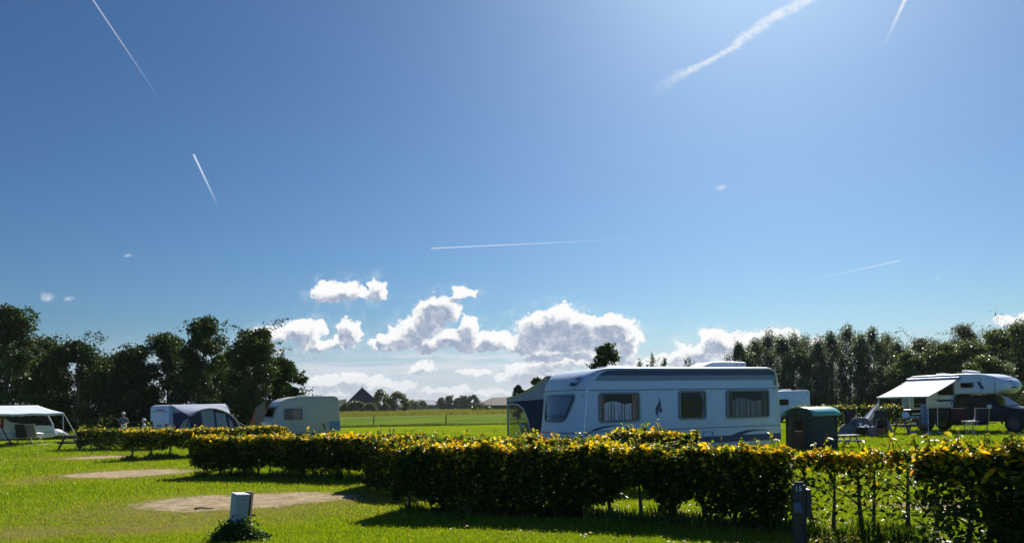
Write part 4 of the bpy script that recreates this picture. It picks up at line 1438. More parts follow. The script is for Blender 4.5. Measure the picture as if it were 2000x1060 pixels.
    for x in (.4, L_ - .5):
        MB().bar((x, .3, .5), (x - .1, .25, 0), .04).build('corner_steady', M_steel, t)
    # name and triangular emblem on the upper front
    lx = V(front(.42, 2.15, 0))
    nrm = V((-1, 0, .35)).normalized(); right = V((0, -1, 0)); up = nrm.cross(right) * 1
    if up.z < 0: up = -up
    M4 = Matrix((( right.x, up.x, nrm.x, 0), (right.y, up.y, nrm.y, 0), (right.z, up.z, nrm.z, 0), (0, 0, 0, 1)))
    base = V(front(.52, 2.19, .0)) + nrm * .02
    me = text_mesh('FENDT', .135, Matrix.Translation(base) @ M4, .003, .004)
    link_mesh('lettering', me, M_navy, t)
    eb = V(front(.40, 2.30, .0)) + nrm * .035
    fn = lambda a, b, d: tuple(eb + right * a + up * b + nrm * d)
    mb = MB().prism([(-.12, -.03), (.06, .10), (.05, .0)], fn, 0, .004).prism([(.08, -.10), (.10, .02), (.155, .06), (.14, -.06)], fn, 0, .004).prism([(-.14, -.235), (.0, -.225), (.0, -.213), (-.14, -.222)], fn, 0, .004)
    mb.build('emblem', M_navy, t)


mat_grey_curtain = cloth_mat('grey_curtain_cloth', (.30, .29, .34), .1)
M_dkdrape = cloth_mat('dark_drape_cloth', (.10, .10, .12), .1)
big_caravan()

M_awn_roof = cloth_mat('grey_awning_cloth', (.25, .28, .37), .08)
M_awn_navy = cloth_mat('navy_awning_cloth', (.022, .030, .075), .12)
M_awn_light = cloth_mat('pale_blue_awning_cloth', (.22, .30, .46), .25)
M_pipe = mat('grey_piping', (.34, .36, .40), .6)


def ray_poly(c, a, poly):
    d = V((math.cos(a), math.sin(a))); best = None
    m = len(poly)
    for i in range(m):
        p, q = V(poly[i]), V(poly[(i + 1) % m])
        e = q - p
        den = d.x * e.y - d.y * e.x
        if abs(den) < 1e-9: continue
        w = p - V(c)
        t = (w.x * e.y - w.y * e.x) / den; s_ = (w.x * d.y - w.y * d.x) / den
        if t > 0 and -1e-6 <= s_ <= 1 + 1e-6 and (best is None or t < best): best = t
    return tuple(V(c) + d * best)


def wall_with_hole(name, outer, hole, fn, m, parent, th=.01):
    c = tuple(sum(p[i] for p in hole) / len(hole) for i in (0, 1))
    ang = sorted(set([round(math.atan2(p[1] - c[1], p[0] - c[0]), 5) for p in outer + hole] + [round(-math.pi + k * math.pi / 18, 5) for k in range(36)]))
    po = [ray_poly(c, a, outer) for a in ang]; pi_ = [ray_poly(c, a, hole) for a in ang]
    return MB().ring(po, pi_, fn, 0, th).build(name, m, parent)


def big_awning():
    O, rz, W = (1.73, 18.2), R(25), 2.25
    t = thing('awning_tent', 'grey and navy awning tent on the far side of the large caravan', 'awning', (O[0] - math.sin(rz) * W, O[1] + math.cos(rz) * W, 0), rz)
    D_, X0, X1 = 2.75, .25, 4.7

    def zr(y):
        f = y / D_
        return 2.46 - .56 * f - .10 * math.sin(math.pi * f)
    MB().grid(lambda u, v_: (X0 - .05 + (X1 - X0 + .1) * u, .02 + D_ * v_, zr(D_ * v_) + .02 - .03 * math.sin(math.pi * u)), 10, 10).build('roof', M_awn_roof, t, True, solid=.01, fix=False)
    outer = [(.02, .02), (D_, .02)] + [(D_ * (1 - k / 8), zr(D_ * (1 - k / 8)) - .01) for k in range(9)]
    outer = [(.02, .02), (D_, .02), (D_, 1.80), (.02, 1.86)]
    hole = [(1.05, .10), (2.62, .10), (2.62, 1.70), (2.3, 1.72), (1.9, 1.68), (1.55, 1.55), (1.28, 1.25), (1.12, .8)]
    fn = lambda a, b, d: (X0 - d, a, b)
    wa = wall_with_hole('end_wall', outer, hole, fn, M_awn_navy, t)
    MB().prism([(.02, 1.862), (D_, 1.802), (D_, zr(D_)), (D_ * .75, zr(D_ * .75)), (D_ * .5, zr(D_ * .5)), (D_ * .25, zr(D_ * .25)), (.02, 2.46)], fn, 0, .01).build('gable', mat('blue_grey_gable', (.22, .27, .39), .8), t)
    MB().prism(hole, fn, .002, .006).build('clear_window', M_foil, wa)
    MB().ring(offset_poly(hole, -.05), hole, fn, .011, .022).build('window_piping', M_pipe, wa)
    MB().box(X0, X1, D_ - .01, D_, .02, .22).build('front_wall', M_awn_navy, t)
    MB().prism([(X0 + .1, .23), (X1 - .1, .23), (X1 - .1, 1.8), (X0 + .1, 1.8)], lambda a, b, d: (a, D_ - d, b), 0, .006).build('front_window', M_foil, t)
    for x in (X0, X1):
        MB().tube([(x, D_ - .02, 0), (x, D_ - .02, zr(D_))], .014, 8).tube([(x, .02, zr(0)), (x, D_ * .5, zr(D_ * .5) - .01), (x, D_ - .02, zr(D_))], .014, 8).build('pole', M_alu, t, True)
    MB().box(X1 - .01, X1, .02, D_, .02, 1.85).build('end_panel', M_awn_navy, t)


big_awning()


def cream_caravan():
    Y0 = 38.0
    rz = R(32)
    b = GX(541, Y0); O = (b.x, b.y); W = 2.05
    t = thing('caravan', 'old cream caravan with one pink-curtained side window, left of the middle', 'caravan', b, rz)
    hit = lambda px, py: plane_hit(O, rz, px, py)
    L_ = hit(666, 845)[0]
    prof = [(.25, .42), (-.35, .55), (-.28, .9), (.0, 1.6), (.16, 1.98), (.32, 2.14), (.62, 2.28), (1.1, 2.37), (1.6, 2.39), (L_ - .35, 2.39), (L_ - .16, 2.33), (L_ - .08, 2.16), (L_, .7), (L_ - .02, .52), (L_ - .3, .42)]
    shell(MB(), prof, W, None, .05).build('body', M_cream, t, True)
    for z, nm in ((1.93, 'belt_trim'), (1.07, 'lower_trim')):
        x0 = .16 if z > 1.5 else -.2
        MB().prism([(x0, z - .03), (L_ - .05, z - .03), (L_ - .05, z + .03), (x0, z + .03)], NEAR, .001, .012).build(nm, mat('pale_trim', (.44, .44, .38), .5), t)
    MB().prism([(-.2, .62), (L_ - .03, .62), (L_ - .03, .70), (-.2, .70)], NEAR, .001, .012).build('skirt_trim', mat('pale_trim', (.44, .44, .38), .5), t)
    a, z1 = hit(554, 797); c, z0 = hit(591, 819)
    side_window(t, a, c, z0, z1, M_pinkcurtain, .08, None, .05)
    # front: blue-white nose cap, window, locker lines
    M_nose = mat('white_gelcoat_nose', (.6, .64, .68), .3, coat=.3)

    def fr(tt, z, d):
        zs = [(.55, -.35), (.9, -.28), (1.6, 0), (1.98, .16), (2.14, .32), (2.28, .62)]
        x = zs[-1][1]
        for (za, xa), (zb, xb) in zip(zs, zs[1:]):
            if z <= zb: x = xa + (xb - xa) * (z - za) / (zb - za); break
        return (x - d, tt, z + d * .3)
    MB().grid(lambda u, v_: fr(.05 + (W - .1) * u, 1.93 + .34 * v_, .01), 8, 8).build('nose_cap', M_nose, t, True, fix=False)
    MB().grid(lambda u, v_: fr(.05 + (W - .1) * u, .58 + .52 * v_, .012), 6, 6).build('locker_lid', M_nose, t, True, fix=False)
    po = rrect(.18, W - .18, 1.28, 1.86, .07); pi_ = rrect(.24, W - .24, 1.34, 1.80, .05)
    w = MB().ring(po, pi_, fr, .012, .05).build('front_window', M_trim, t)
    MB().prism(pi_, fr, .013, .02).build('blind_panel', M_dark, w)
    MB().prism(pi_, fr, .04, .044).build('pane', glass_mat('mirror_pane', (.3, .33, .36), .16), w)
    a, z1 = hit(650, 823)
    MB().prism([(L_ - .62, .56), (L_ - .03, .56), (L_ - .05, 1.05), (L_ - .62, 1.05)], NEAR, .013, .03).build('blue_cover', mat('faded_blue_plastic', (.10, .19, .30), .5, var=.2), t)
    MB().box(1.4, 1.9, .7, 1.2, 2.39, 2.45).build('roof_vent', M_plastic, t, bevel=.02)
    MB().box(L_ - 1.2, L_ - .75, .7, 1.15, 2.39, 2.45).build('roof_vent', M_plastic, t, bevel=.02)
    p = hit(616, 775)
    MB().tube([(p[0], .5, 2.38), (p[0], .5, 2.53)], .03).build('aerial', M_trim, t)
    wheel(t, L_ * .5, .1, .3); wheel(t, L_ * .5, W - .1, .3)
    MB().bar((.4, .5, .48), (-1.3, W / 2, .45), .07).bar((.4, W - .5, .48), (-1.3, W / 2, .45), .07).build('drawbar', M_steel, t)
    MB().tube([(2.4, -.02, .95), (2.45, -.06, .8), (2.5, -.05, .62)], .03, 6).build('mains_cable', M_black, t, True)
    # tan awning behind it
    t2 = thing('awning_tent', 'tan awning tent seen behind the nose of the old cream caravan', 'awning', (O[0] - math.sin(rz) * W, O[1] + math.cos(rz) * W, 0), rz)
    M_tan = cloth_mat('tan_awning_cloth', (.30, .17, .09), .35); M_tan2 = cloth_mat('grey_tan_awning_cloth', (.24, .20, .17), .2)
    X0, X1, D_ = -.05, 3.2, 2.3
    zr = lambda y: 2.18 - .38 * y / D_
    MB().grid(lambda u, v_: (X0 + (X1 - X0) * u, .02 + D_ * v_, zr(D_ * v_) - .03 * math.sin(math.pi * u)), 6, 6).build('roof', M_tan2, t2, True, solid=.01, fix=False)
    MB().prism([(.02, .02), (D_, .02), (D_, zr(D_) - .02), (.02, zr(0) - .02)], lambda a, b_, d: (X0 - d, a, b_), 0, .01).build('end_wall', M_tan2, t2)
    MB().add([(X0, D_, zr(D_) - .02), (X0, D_ - .02, .02), (X0 - .55, D_ + .25, .02)], [(0, 1, 2)]).build('storm_flap', M_tan, t2, solid=.008, fix=False)
    MB().box(X0, X1, D_ + .006, D_ + .016, .02, zr(D_) - .03).build('front_wall', M_tan, t2)


cream_caravan()


def tent_caravan():
    rz = R(55)
    b = GX(330, 46); O = (b.x, b.y); W = 2.1
    t = thing('caravan', 'white caravan end showing left of the blue arched tent', 'caravan', b, rz)
    prof = [(.0, .4), (-.02, .8), (0, 1.95), (.10, 2.08), (.3, 2.14), (4.0, 2.16), (4.2, 2.0), (4.3, 1.6), (4.4, .8), (4.3, .4)]
    shell(MB(), prof, W, None, .06).build('body', M_white, t, True)
    END = lambda a, b_, d: (-d, a, b_)
    MB().prism([(.1, 1.72), (W - .1, 1.72), (W - .1, 1.76), (.1, 1.76)], END, .018, .03).build('end_trim', M_trim, t)
    MB().prism([(.5, 1.80), (1.4, 1.80), (1.4, 1.86), (.5, 1.86)], END, .018, .04).build('high_brake_light', mat('red_lens', (.25, .02, .02), .3), t)
    MB().prism([(.08, .62), (W - .08, .62), (W - .08, .74), (.08, .74)], END, .018, .05).build('bumper', M_plastic, t)
    for y in (.12, W - .4):
        MB().prism(rrect(y, y + .28, .76, .98, .03), END, .018, .045).build('tail_light', mat('red_lens', (.25, .02, .02), .3), t)
    MB().prism(rrect(.7, 1.35, .78, .92, .02), END, .018, .03).build('number_plate', M_trim, t)
    wheel(t, 2.3, .1, .32); wheel(t, 2.3, W - .1, .32)
    # arched tent
    t2 = thing('awning_tent', 'blue and grey arched tent with pale front windows, attached to the white caravan end', 'awning', b, rz)
    S0, LEN, DEP = .3, 3.6, 1.85

    def front_pt(f):        # along the front arc
        z = [1.42, 1.66, 1.80, 1.86, 1.84, 1.72, 1.50, 1.15, .62, .05]
        x = [0, .10, .22, .34, .46, .60, .74, .86, .95, 1.0]
        k = f * 9; i = min(8, int(k)); q = k - i
        return S0 + LEN * (x[i] + (x[i + 1] - x[i]) * q), z[i] + (z[i + 1] - z[i]) * q

    def roof(u, v_):
        sx, sz = front_pt(u)
        bx = .12 + (LEN + .2) * u
        bz = 2.12
        sag = -.10 * math.sin(math.pi * v_)
        return (bx + (sx - bx) * v_, -.02 - DEP * v_, bz + (sz - bz) * v_ ** 1.15 + sag)
    MB().grid(roof, 36, 12).build('roof', M_awn_roof, t2, True, solid=.012, fix=False)
    fp = [front_pt(k / 27) for k in range(28)]
    FW = lambda a, b_, d: (a, -.02 - DEP - d, b_)
    MB().prism([(S0, .02)] + [(S0 + .0, 1.4)] + [(x, z - .02) for x, z in fp[1:-1]] + [(S0 + LEN, .02)], FW, -.012, -.002).build('front_wall', M_awn_navy, t2)
    MB().tube([(x, -.05 - DEP, z) for x, z in fp], .05, 8).build('arch_tube', M_awn_roof, t2, True)
    for a, w0, w1 in ((.95, 1.7, 1.78), (1.82, 1.66, 1.48)):
        x0 = S0 + a - .2; x1 = x0 + .82
        MB().prism([(x0 + .12, .45), (x1 + .12, .45), (x1 - .05, w1), (x0 - .05, w0)], FW, .002, .008).build('front_window', M_awn_light, t2)
    MB().prism([(S0 + 2.72, .4), (S0 + 3.0, .4), (S0 + 2.86, .98), (S0 + 2.6, 1.30)], FW, .002, .008).build('front_window', M_awn_light, t2)
    MB().bar((S0 + 1.62, -.06 - DEP, 1.84), (S0 + 1.78, -.06 - DEP, .05), .05).build('front_zip', M_awn_navy, t2)
    # side wall from the caravan corner to the front corner
    A, Bp = V((.28, -.03, 0)), V((S0, -.02 - DEP, 0))
    SW = lambda f, z, d: tuple(A + (Bp - A) * f + V((-d, -d * .3, z)))
    MB().prism([(0, .02), (1, .02), (1, 1.40), (.5, 1.68), (0, 1.60)], SW, 0, .01).build('side_wall', M_awn_navy, t2)
    MB().prism([(0, 1.61), (.5, 1.69), (1, 1.41), (1, 1.43), (.5, 1.74), (0, 2.08)], SW, 0, .01).build('side_gable', M_awn_roof, t2)
    MB().prism([(.08, .05), (.62, .05), (.80, .9), (.93, 1.32), (.6, 1.12), (.3, .62)], SW, .012, .018).build('side_window', M_trim, t2)
    MB().prism([(.68, .05), (.98, .05), (.98, 1.24), (.86, .8)], SW, .012, .018).build('side_window', M_awn_light, t2)
    MB().tube([(S0 + LEN * .9, -.05 - DEP, 1.0), (S0 + LEN + 1.1, -.6 - DEP, .02)], .012, 5).build('guy_rope', M_pipe, t2)


tent_caravan()


def left_caravan():
    Y0 = 43.7
    b = GX(110, Y0)
    O = (b.x, b.y); W = 2.2
    rz = R(56)
    t = thing('caravan', 'white caravan with a dark wrap-round window under a canopy, leftmost in the photo', 'caravan', b, rz)
    hit = lambda px, py: plane_hit(O, rz, px, py)
    prof = [(-6.0, .35), (-6.1, .9), (-5.9, 1.9), (-5.4, 2.1), (-1.3, 2.13), (-.75, 2.05), (-.42, 1.68), (-.16, 1.15), (-.05, .8), (0, .5), (-.15, .35)]
    shell(MB(), prof, W, None, .07).build('body', M_white, t, True)
    pts = [hit(-60, 812), hit(8, 816), hit(20, 823.5), hit(40, 827), hit(66, 830), hit(102, 830.5)]
    poly = pts + [(-.46, 1.60), (-.80, 1.97), (-1.3, 2.06), (pts[0][0], 2.06)]
    MB().prism(poly, NEAR, .002, .012).build('wrap_window', mat('black_acrylic', (.012, .013, .016), .12), t)
    MB().prism([(-5.9, .62), (-.2, .62), (-.18, .72), (-5.9, .72)], NEAR, .001, .006).build('stripe', mat('pale_blue_stripe', (.25, .33, .42), .5), t)
    MB().tube([hit(94, 811.5) + (), ] and [(hit(94, 811)[0], -.03, hit(94, 811)[1]), (hit(99, 821)[0], -.03, hit(99, 821)[1]), (hit(104, 831)[0], -.03, hit(104, 831)[1])], .03, 6).build('pillar', M_white, t, True)
    wheel(t, -3.4, .1, .32); wheel(t, -3.4, W - .1, .32)
    MB().bar((-.3, .5, .45), (1.2, W / 2, .42), .08).bar((-.3, W - .5, .45), (1.2, W / 2, .42), .08).tube([(1.1, W / 2, 0), (1.1, W / 2, .6)], .03).build('drawbar', M_steel, t)
    mb = MB().grid(lambda u, v_: (.12 + .95 * u, .75 + .75 * v_, .45 + .34 * (math.sin(math.pi * min(1, u * 1.1 + .05)) ** .6) * (math.sin(math.pi * v_) ** .35) + .02 * math.sin(u * 17 + v_ * 9)), 18, 12)
    mb.build('drawbar_cover', mat('crumpled_white_sheet', (.6, .62, .64), .5, bump=.4, scale=12), t, True, solid=.02, fix=False)
    # canopy
    EX = 2.8
    c0 = thing('canopy', 'pale grey sun canopy on poles in front of the leftmost caravan', 'canopy', b, rz)
    xr = hit(73, 790)[0]
    Bk = [(-5.2, -.03, 2.22), (xr, -.03, 2.22)]
    Fr = [(-5.3, -EX, 1.76), (xr + .12, -EX, 1.76)]

    def can(u, v_):
        a = V(Bk[0]).lerp(V(Bk[1]), u); e = V(Fr[0]).lerp(V(Fr[1]), u)
        p = a.lerp(e, v_); p.z -= .04 * math.sin(math.pi * v_) + .03 * math.sin(math.pi * u * 3) ** 2 * v_
        return tuple(p)
    M_can = cloth_mat('pale_canopy_cloth', (.50, .56, .62), .12)
    cl = MB().grid(can, 30, 10).build('cloth', M_can, c0, True, solid=.008, fix=False)
    MB().grid(lambda u, v_: (Fr[0][0] + (Fr[1][0] - Fr[0][0]) * u, Fr[0][1] - .01, 1.75 - .10 * v_ + .012 * math.sin(u * 70) * v_ - .03 * math.sin(math.pi * u * 3) ** 2), 60, 2).build('valance', M_can, cl, True, solid=.006, fix=False)
    x = Fr[1][0]
    for px in (x - 3.35, x - .03):
        MB().tube([(px, -EX, 0), (px, -EX, 1.76)], .022, 8).build('pole', M_alu, c0, True)
    MB().tube([(x, -EX, 1.72), (x + .55, -EX - .35, .35), (x + .75, -EX - .5, .02)], .016, 6).build('guy_strap', M_pipe, c0, True)
    MB().tube([(x - 3.3, -EX, 1.5), (x - 2.7, -EX - .25, .05)], .03, 6).build('storm_strap', M_dark, c0, True)
    # ground sheet
    g = GX(60, 42.2)
    MBs = MB().box(-3.4, 1.2, -.75, .7, .004, .012)
    o = MBs.build('ground_sheet', mat('pale_ground_sheet', (.40, .38, .33), .8, scale=3), None)
    o.location = (g.x, g.y, 0)
    tag(o, 'pale ground sheet spread under the camping chairs at left', 'ground sheet')


left_caravan()


def far_caravan():
    b = GX(1583, 58)
    t = thing('caravan', 'white caravan in the distance between the large caravan and the green hut', 'caravan', b, R(-4))
    prof = [(-5.2, .42), (-5.35, .8), (-5.1, 2.1), (-4.8, 2.38), (-.2, 2.44), (-.06, 2.36), (0, 2.2), (.02, .8), (-.05, .42)]
    shell(MB(), prof, 2.2, None, .05).build('body', M_white, t, True)
    side_window(t, -2.45, -1.62, 1.28, 1.78, None, .08, M_darkpane)
    side_window(t, -4.6, -3.3, 1.28, 1.78, None, .08, M_darkpane)
    MB().box(-2.0, -1.2, .7, 1.3, 2.42, 2.53).build('roof_vent', M_plastic, t, bevel=.03)
    MB().prism([(-5.2, .52), (-.0, .52), (-.0, .60), (-5.2, .60)], NEAR, .001, .01).build('skirt_trim', M_band, t)
    MB().prism(rrect(-.22, -.14, 2.22, 2.30, .02), NEAR, .001, .02).build('marker_light', M_trim, t)
    wheel(t, -2.3, .1, .34); wheel(t, -2.3, 2.1, .34)


far_caravan()


# ------------------------------------------------------------------ truck camper with its awning
def truck_camper():
    th = R(-55)
    O = V((20.24, 38.0, 0))
    M_paint = mat('dark_truck_paint', (.008, .011, .017), .42, var=.15, coat=.0, spec=.3)
    M_decal = mat('dark_blue_decal', (.03, .06, .13), .5)
    t = thing('pickup_truck', 'dark pickup truck that carries the white camper', 'pickup truck', O, th)
    # X forward, Y away from the camera side, bed under the camper, cab and bonnet in front
    W = 2.0
    mb = MB(); shell(mb, [(-.35, .55), (-.35, 1.10), (1.9, 1.14), (1.95, .55)], W, None, .05)
    mb.v = [(x, y + .08, z) for x, y, z in mb.v]
    mb.build('cargo_bed', M_paint, t, True)
    cab = [(1.98, .5), (1.98, 1.12), (2.1, 1.60), (2.3, 1.74), (3.35, 1.74), (3.62, 1.66), (4.28, 1.20), (4.6, 1.14), (5.4, 1.04), (5.6, .92), (5.66, .5)]
    mb = MB(); shell(mb, round_poly(cab, .08), W, None, .10)
    mb.v = [(x, y + .08, z) for x, y, z in mb.v]
    mb.build('cab', M_paint, t, True)
    SD = lambda a, b, d: (a, .08 - d, b)
    for pts in ([(2.25, 1.16), (2.9, 1.16), (2.9, 1.56), (2.35, 1.56)], [(2.98, 1.16), (3.95, 1.16), (3.6, 1.56), (2.98, 1.56)]):
        MB().prism(round_poly(pts, .06), SD, -.06, .012).build('side_window', M_darkpane2, t)
    MB().prism([(-.95, 1.66), (.95, 1.66), (.98, 1.24), (-.98, 1.24)], lambda a, b, d: (3.64 + (1.66 - b) * 1.42 + d, 1.08 + a, b + d * .6), .0, .012).build('windscreen', M_darkpane2, t)
    for pts in ([(2.02, .55), (2.94, .55), (2.94, 1.12), (2.02, 1.12)], [(2.97, .55), (4.05, .55), (4.05, 1.12), (2.97, 1.12)]):
        d = MB().ring(pts, offset_poly(pts, .012), SD, .0, .006).build('door', M_black, t)
        MB().box(pts[0][0] + .08, pts[0][0] + .26, .045, .075, .98, 1.02).build('handle', M_alu, d)
    MB().box(3.7, 3.84, -.16, .06, 1.12, 1.30).build('mirror', M_plastic, t, bevel=.02)
    MB().prism([(2.05, .42), (4.0, .42), (4.0, .47), (2.05, .47)], SD, .0, .1).build('side_step', M_alu, t)
    MB().box(5.58, 5.72, .16, 1.98, .45, .68).build('bumper', M_black, t, bevel=.03)
    MB().box(5.62, 5.70, .5, 1.65, .70, .96).build('grille', M_alu, t, bevel=.02)
    for y in (.18, 1.68):
        MB().box(5.54, 5.68, y, y + .28, .76, .96).build('headlight', mat('clear_lens', (.6, .63, .66), .12), t, bevel=.03)
    for x in (.75, 4.75):
        for y in (.12, W + .02):
            wheel(t, x, y, .40, .25)
        MB().tube([(x + .52 * math.cos(a), .05, .40 + .52 * math.sin(a)) for a in np.linspace(0, math.pi, 14)], .045, 6).build('wheel_arch', M_black, t, True)
    # the camper unit
    c = thing('truck_camper', 'white camper unit with a rounded nose over the dark pickup cab', 'camper', O, th)
    prof = [(0, 1.16), (2.05, 1.16), (2.1, 1.2), (2.12, 1.72), (2.2, 1.80), (2.5, 1.82), (4.0, 1.80), (4.32, 1.86), (4.52, 2.0), (4.58, 2.15), (4.52, 2.32), (4.36, 2.48), (4.05, 2.62), (3.65, 2.72), (3.2, 2.78), (2.7, 2.80), (.2, 2.78), (.04, 2.72), (0, 2.6)]

    def bl(x, z, f):
        return -.30 * max(0, (x - 3.3) / 1.2) * (2 * f - 1) ** 2
    WC = 2.15
    mb = MB(); shell(mb, prof, WC, bl, .10); mb.build('body', M_white, c, True)
    N2 = lambda a, b, d: (a, -d, b)
    hit = lambda px, py: plane_hit((O.x, O.y), th, px, py)
    # seam round the nose
    for x in (3.42, 4.22):
        pp = offset_poly(prof, -.004)
        top = [p for p in prof if p[1] > 2.3]
        zt = np.interp(x, [p[0] for p in reversed(top)], [p[1] for p in reversed(top)])
        pts = [(x + bl(x, 2, 0) + (-.25 if z > 2.55 and x < 3.6 else 0) * (z - 2.3), -.003, z) for z in np.linspace(1.84, zt - .08, 8)] + [(x + bl(x, zt, k / 6) - (.12 if x < 3.6 else 0), .1 + (WC - .2) * k / 6, zt + .012) for k in range(7)]
        MB().tube(pts, .014, 5).build('seam', M_trim, c, True)
    a, z1 = hit(1876, 747); b, z0 = hit(1902, 757)
    side_window(c, a, b, z0, z1, None, .05, M_darkpane, .03, N2)
    a, z1 = hit(1832, 750); b, z0 = hit(1864, 771.5)
    side_window(c, a, b, z0, z1, None, .05, M_darkpane, .03, N2)
    for k in range(2):
        pts = [hit(1907 + k * 4.2, 744 + k * .5), hit(1911 + k * 4.2, 745), hit(1920 + k * 2.5, 759.5), hit(1915.5 + k * 2.5, 759.5)]
        MB().prism(pts, N2, .001, .006).build('stripe_decal', M_decal, c)
    MB().prism([hit(1823, 779.5), hit(1867, 779), hit(1866, 783.5), hit(1836, 784.5)], N2, .001, .006).build('stripe_decal', M_decal, c)
    MB().prism([hit(1855, 786), hit(1862, 786), hit(1858.5, 790)], N2, .001, .006).build('stripe_decal', M_decal, c)
    MB().prism([(.1, 1.30), (2.0, 1.30), (2.0, 1.315), (.1, 1.315)], N2, .001, .006).build('lower_trim', M_trim, c)
    # emblem and unreadable lettering on the nose front: small dark marks
    NF = lambda a, b, d: (4.50 + d - .27 * (2 * ((a + 1.07) / WC) - 1) ** 2 - max(0, b - 2.15) * .55, a + 1.07, b)
    MB().prism(round_poly([(-.62, 2.30), (-.50, 2.42), (-.40, 2.40), (-.34, 2.32), (-.28, 2.40), (-.20, 2.34), (-.22, 2.22), (-.40, 2.20), (-.46, 2.28), (-.56, 2.25)], .02), NF, .07, .09).build('emblem', M_decal, c)
    for k in range(6):
        MB().prism([(-.56 + k * .07, 2.06), (-.52 + k * .07, 2.06), (-.505 + k * .07, 2.14), (-.545 + k * .07, 2.14)], NF, .05, .075).build('mark', M_decal, c)
    # doorway, jamb, door pane, steps
    MB().box(.26, .86, -.008, .004, 1.2, 2.46).build('doorway', M_dark, c)
    d = MB().box(.0, .03, -.68, -.0, 1.2, 2.44).build('open_door', M_white, c, bevel=.01)
    MB().box(-.006, .036, -.52, -.2, 1.8, 2.25).build('door_window', M_darkpane, d)
    st = MB()
    for k in range(3):
        st.box(.3, .82, -.28 - .26 * k, -.03 - .26 * k, .86 - .3 * k, .90 - .3 * k)
    for x in (.3, .8):
        st.bar((x, -.1, .9), (x, -.85, .02), .03)
    st.build('steps', M_alu, c)
    # roof hatches, tilted pod
    MB().box(1.0, 1.5, .7, 1.2, 2.78, 2.87).build('roof_vent', M_plastic, c, bevel=.03)
    MB().box(2.25, 2.85, .65, 1.3, 0, .10, M=Matrix.Translation((0, 0, 2.86)) @ Matrix.Translation((2.5, 0, 0)) @ Matrix.Rotation(R(9), 4, 'Y') @ Matrix.Translation((-2.5, 0, 0))).box(2.4, 2.6, .8, 1.1, 2.76, 2.88).build('raised_roof_vent', M_plastic, c, bevel=.03)
    # awning
    MB().box(-.02, 2.5, -.14, -.004, 2.52, 2.66).build('awning_case', mat('blue_grey_case', (.16, .19, .26), .4), c, bevel=.02)
    EX, ZL = 2.85, 1.76
    M_aw = cloth_mat('cream_awning_fabric', (.90, .89, .86), .15)

    def aw(u, v_):
        return (.02 + 2.40 * u, -.12 - EX * v_, 2.56 + (ZL - 2.56) * v_ - .03 * math.sin(math.pi * v_) * (1 - .3 * math.sin(math.pi * u)))
    MB().grid(aw, 10, 14).build('awning_fabric', M_aw, c, True, fix=False)
    MB().box(-.02, 2.48, -.12 - EX - .05, -.12 - EX + .02, ZL - .07, ZL + .01).build('lead_rail', M_plastic, c, bevel=.015)
    for x in (.06, 2.38):
        MB().tube([(x, -.12 - EX, 0), (x, -.12 - EX, ZL - .05)], .020, 8).build('awning_leg', M_plastic, c, True)
        MB().bar((x, -.1, 2.5), (x, -.12 - EX * .5, (2.56 + ZL) / 2 - .07), .04).bar((x, -.12 - EX * .5, (2.56 + ZL) / 2 - .07), (x, -.12 - EX, ZL - .04), .035).build('awning_arm', M_plastic, c)
    return O, th


M_darkpane2 = mat('dark_car_glass', (.010, .012, .015), .12, spec=.3)
TC_O, TC_R = truck_camper()


